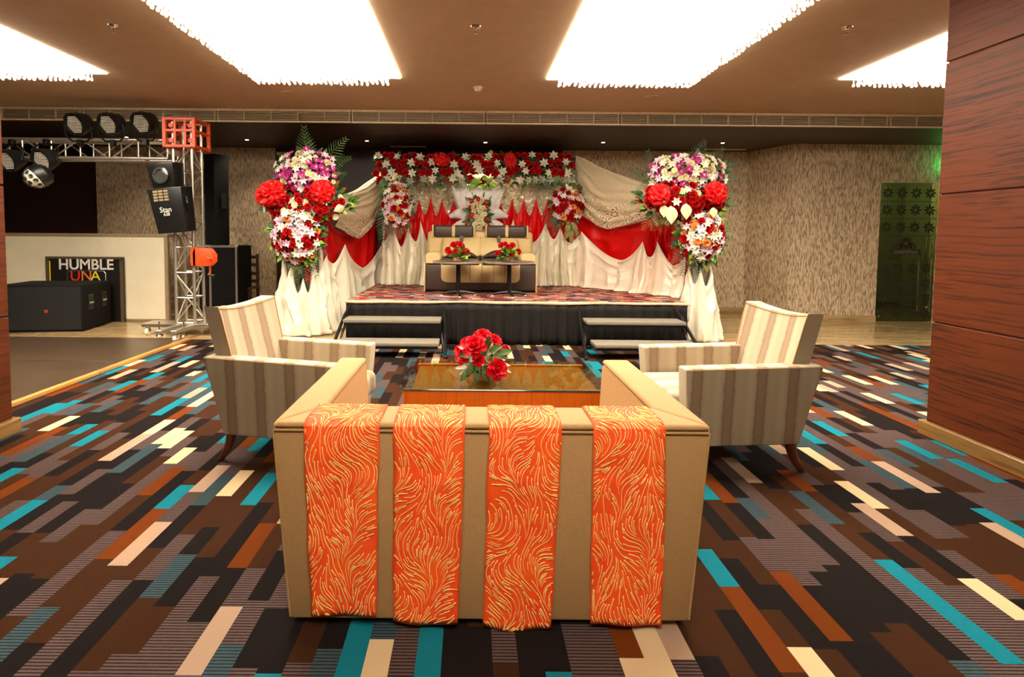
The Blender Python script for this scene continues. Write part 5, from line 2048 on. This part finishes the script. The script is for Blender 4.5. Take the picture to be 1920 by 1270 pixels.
obj('lens_ring', lathe(B(), [(.105, 0), (.11, .02), (.08, .03), (.07, .01), (0, .02)], 24, facing((-.01, -.145, .50), (0, -1, .12))), 'shade_smoke', t)
obj('mirror', box(B(), (-.06, -.19, .45), (.09, -.18, .52), .004, 1, 0, rotM((0, 0, 0), (R(-8), 0, 0))), 'chrome', t)
text('lettering', 'Stan', 'white_print', t, .10, (-.02, -.147, .05), extrude=.001)
text('lettering', '638', 'white_print', t, .06, (-.015, -.145, -.01), extrude=.001)
obj('strap', tube(B(), [(.245, -.08, .2), (.27, -.1, .12), (.24, -.06, .02)], .014, 6), 'black_metal', t)
obj('hook', bar(B(), (0, .1, .2), (.12, .16, .3), .014), 'black_metal', t)

# tall speaker on flight case
a, b = at(382, 580, 8.9), at(452, 580, 8.9)
ctop = at(420, 461, 8.75).z
t = thing('flight_case', 'black flight case with aluminium edges under the tall speaker', 'flight case', ((a.x + b.x) / 2, 9.05, 0))
w2 = (b.x - a.x) / 2
obj('case', box(B(), (-w2, -.3, .09), (w2, .3, ctop), .006, 1), 'black_speaker', t, False)
for sx in (-1, 1):
    obj('edge_profile', box(B(), (sx * w2 - .02, -.31, .09), (sx * w2 + .012, -.28, ctop), .004, 1), 'aluminium', t, False)
obj('edge_profile', box(B(), (-w2 - .012, -.31, ctop - .03), (w2 + .012, -.28, ctop + .008), .004, 1), 'aluminium', t, False)
obj('edge_profile', box(B(), (-w2 + .18, -.308, .09), (-w2 + .215, -.295, ctop - .03), .003, 1), 'aluminium', t, False)
for x in (.1, .24):
    obj('catch', box(B(), (x - .045, -.312, .14), (x + .045, -.3, .22), .004, 1), 'edge_wood', t, False)
for sx in (-1, 1):
    for sy in (-1, 1):
        obj('caster', tube(B(), [(sx * (w2 - .08) - .02, sy * .22, .045), (sx * (w2 - .08) + .02, sy * .22, .045)], .045, 16), 'black_plastic', t)
    obj('corner_ball', lathe(B(), [(0, -.03), (.022, -.02), (.03, 0), (.022, .02), (0, .03)], 12, rotM((sx * w2, -.29, ctop))), 'aluminium', t)
pa, pb = at(381, 292, 8.75), at(428, 292, 8.95)
t = thing('tall_speaker', 'tall black loudspeaker standing on the flight case', 'speaker', (0, 0, ctop + .01))
hgt = at(405, 291, 8.8).z - ctop
pm = at(400, 292, 8.68)
q4 = [(pa.x - .02, 8.80), (pm.x, 8.68), (pb.x, 8.92), (pb.x - .16, 9.3), (pa.x - .04, 9.2)]
obj('cabinet', hexa(B(), [(*p, 0) for p in q4], [(*p, hgt) for p in q4], .006, 1), 'black_speaker', t, False)
dv = Vector((pb.x - pm.x, 8.92 - 8.68, 0)).normalized()
Mh = Matrix.Translation(((pm.x + pb.x) / 2 + .03, (8.68 + 8.92) / 2 + .025, .74)) @ Matrix.Rotation(math.atan2(dv.y, dv.x), 4, 'Z')
obj('handle_cup', box(B(), (-.05, -.012, -.13), (.05, .0, .13), .006, 2, 0, None) if False else box(B(), (-.05, -.012, -.13), (.05, .0, .13), 0, 2, 0, Mh), 'speaker_grille', t, False)

# wooden chair behind the flight case
p = at(462, 580, 9.35)
t = thing('wooden_chair', 'dark wooden ladder-back chair behind the flight case', 'chair', (p.x - .08, 9.38, 0))
for sx in (-.2, .2):
    obj('rear_leg', box(B(), (sx - .022, .17, 0), (sx + .022, .215, 1.06), .006, 1), 'chair_wood', t)
    obj('front_leg', box(B(), (sx - .022, -.2, 0), (sx + .022, -.16, .44), .006, 1), 'chair_wood', t)
obj('seat', box(B(), (-.23, -.22, .44), (.23, .22, .475), .01, 2), 'chair_wood', t)
for z in (.56, .70, .86, 1.0):
    obj('back_rail', box(B(), (-.18, .18, z - .03), (.18, .2, z + .03), .005, 1), 'chair_wood', t)
for y in (-.18, .19):
    obj('stretcher', box(B(), (-.18, y - .012, .2), (.18, y + .012, .23), .004, 1), 'chair_wood', t)
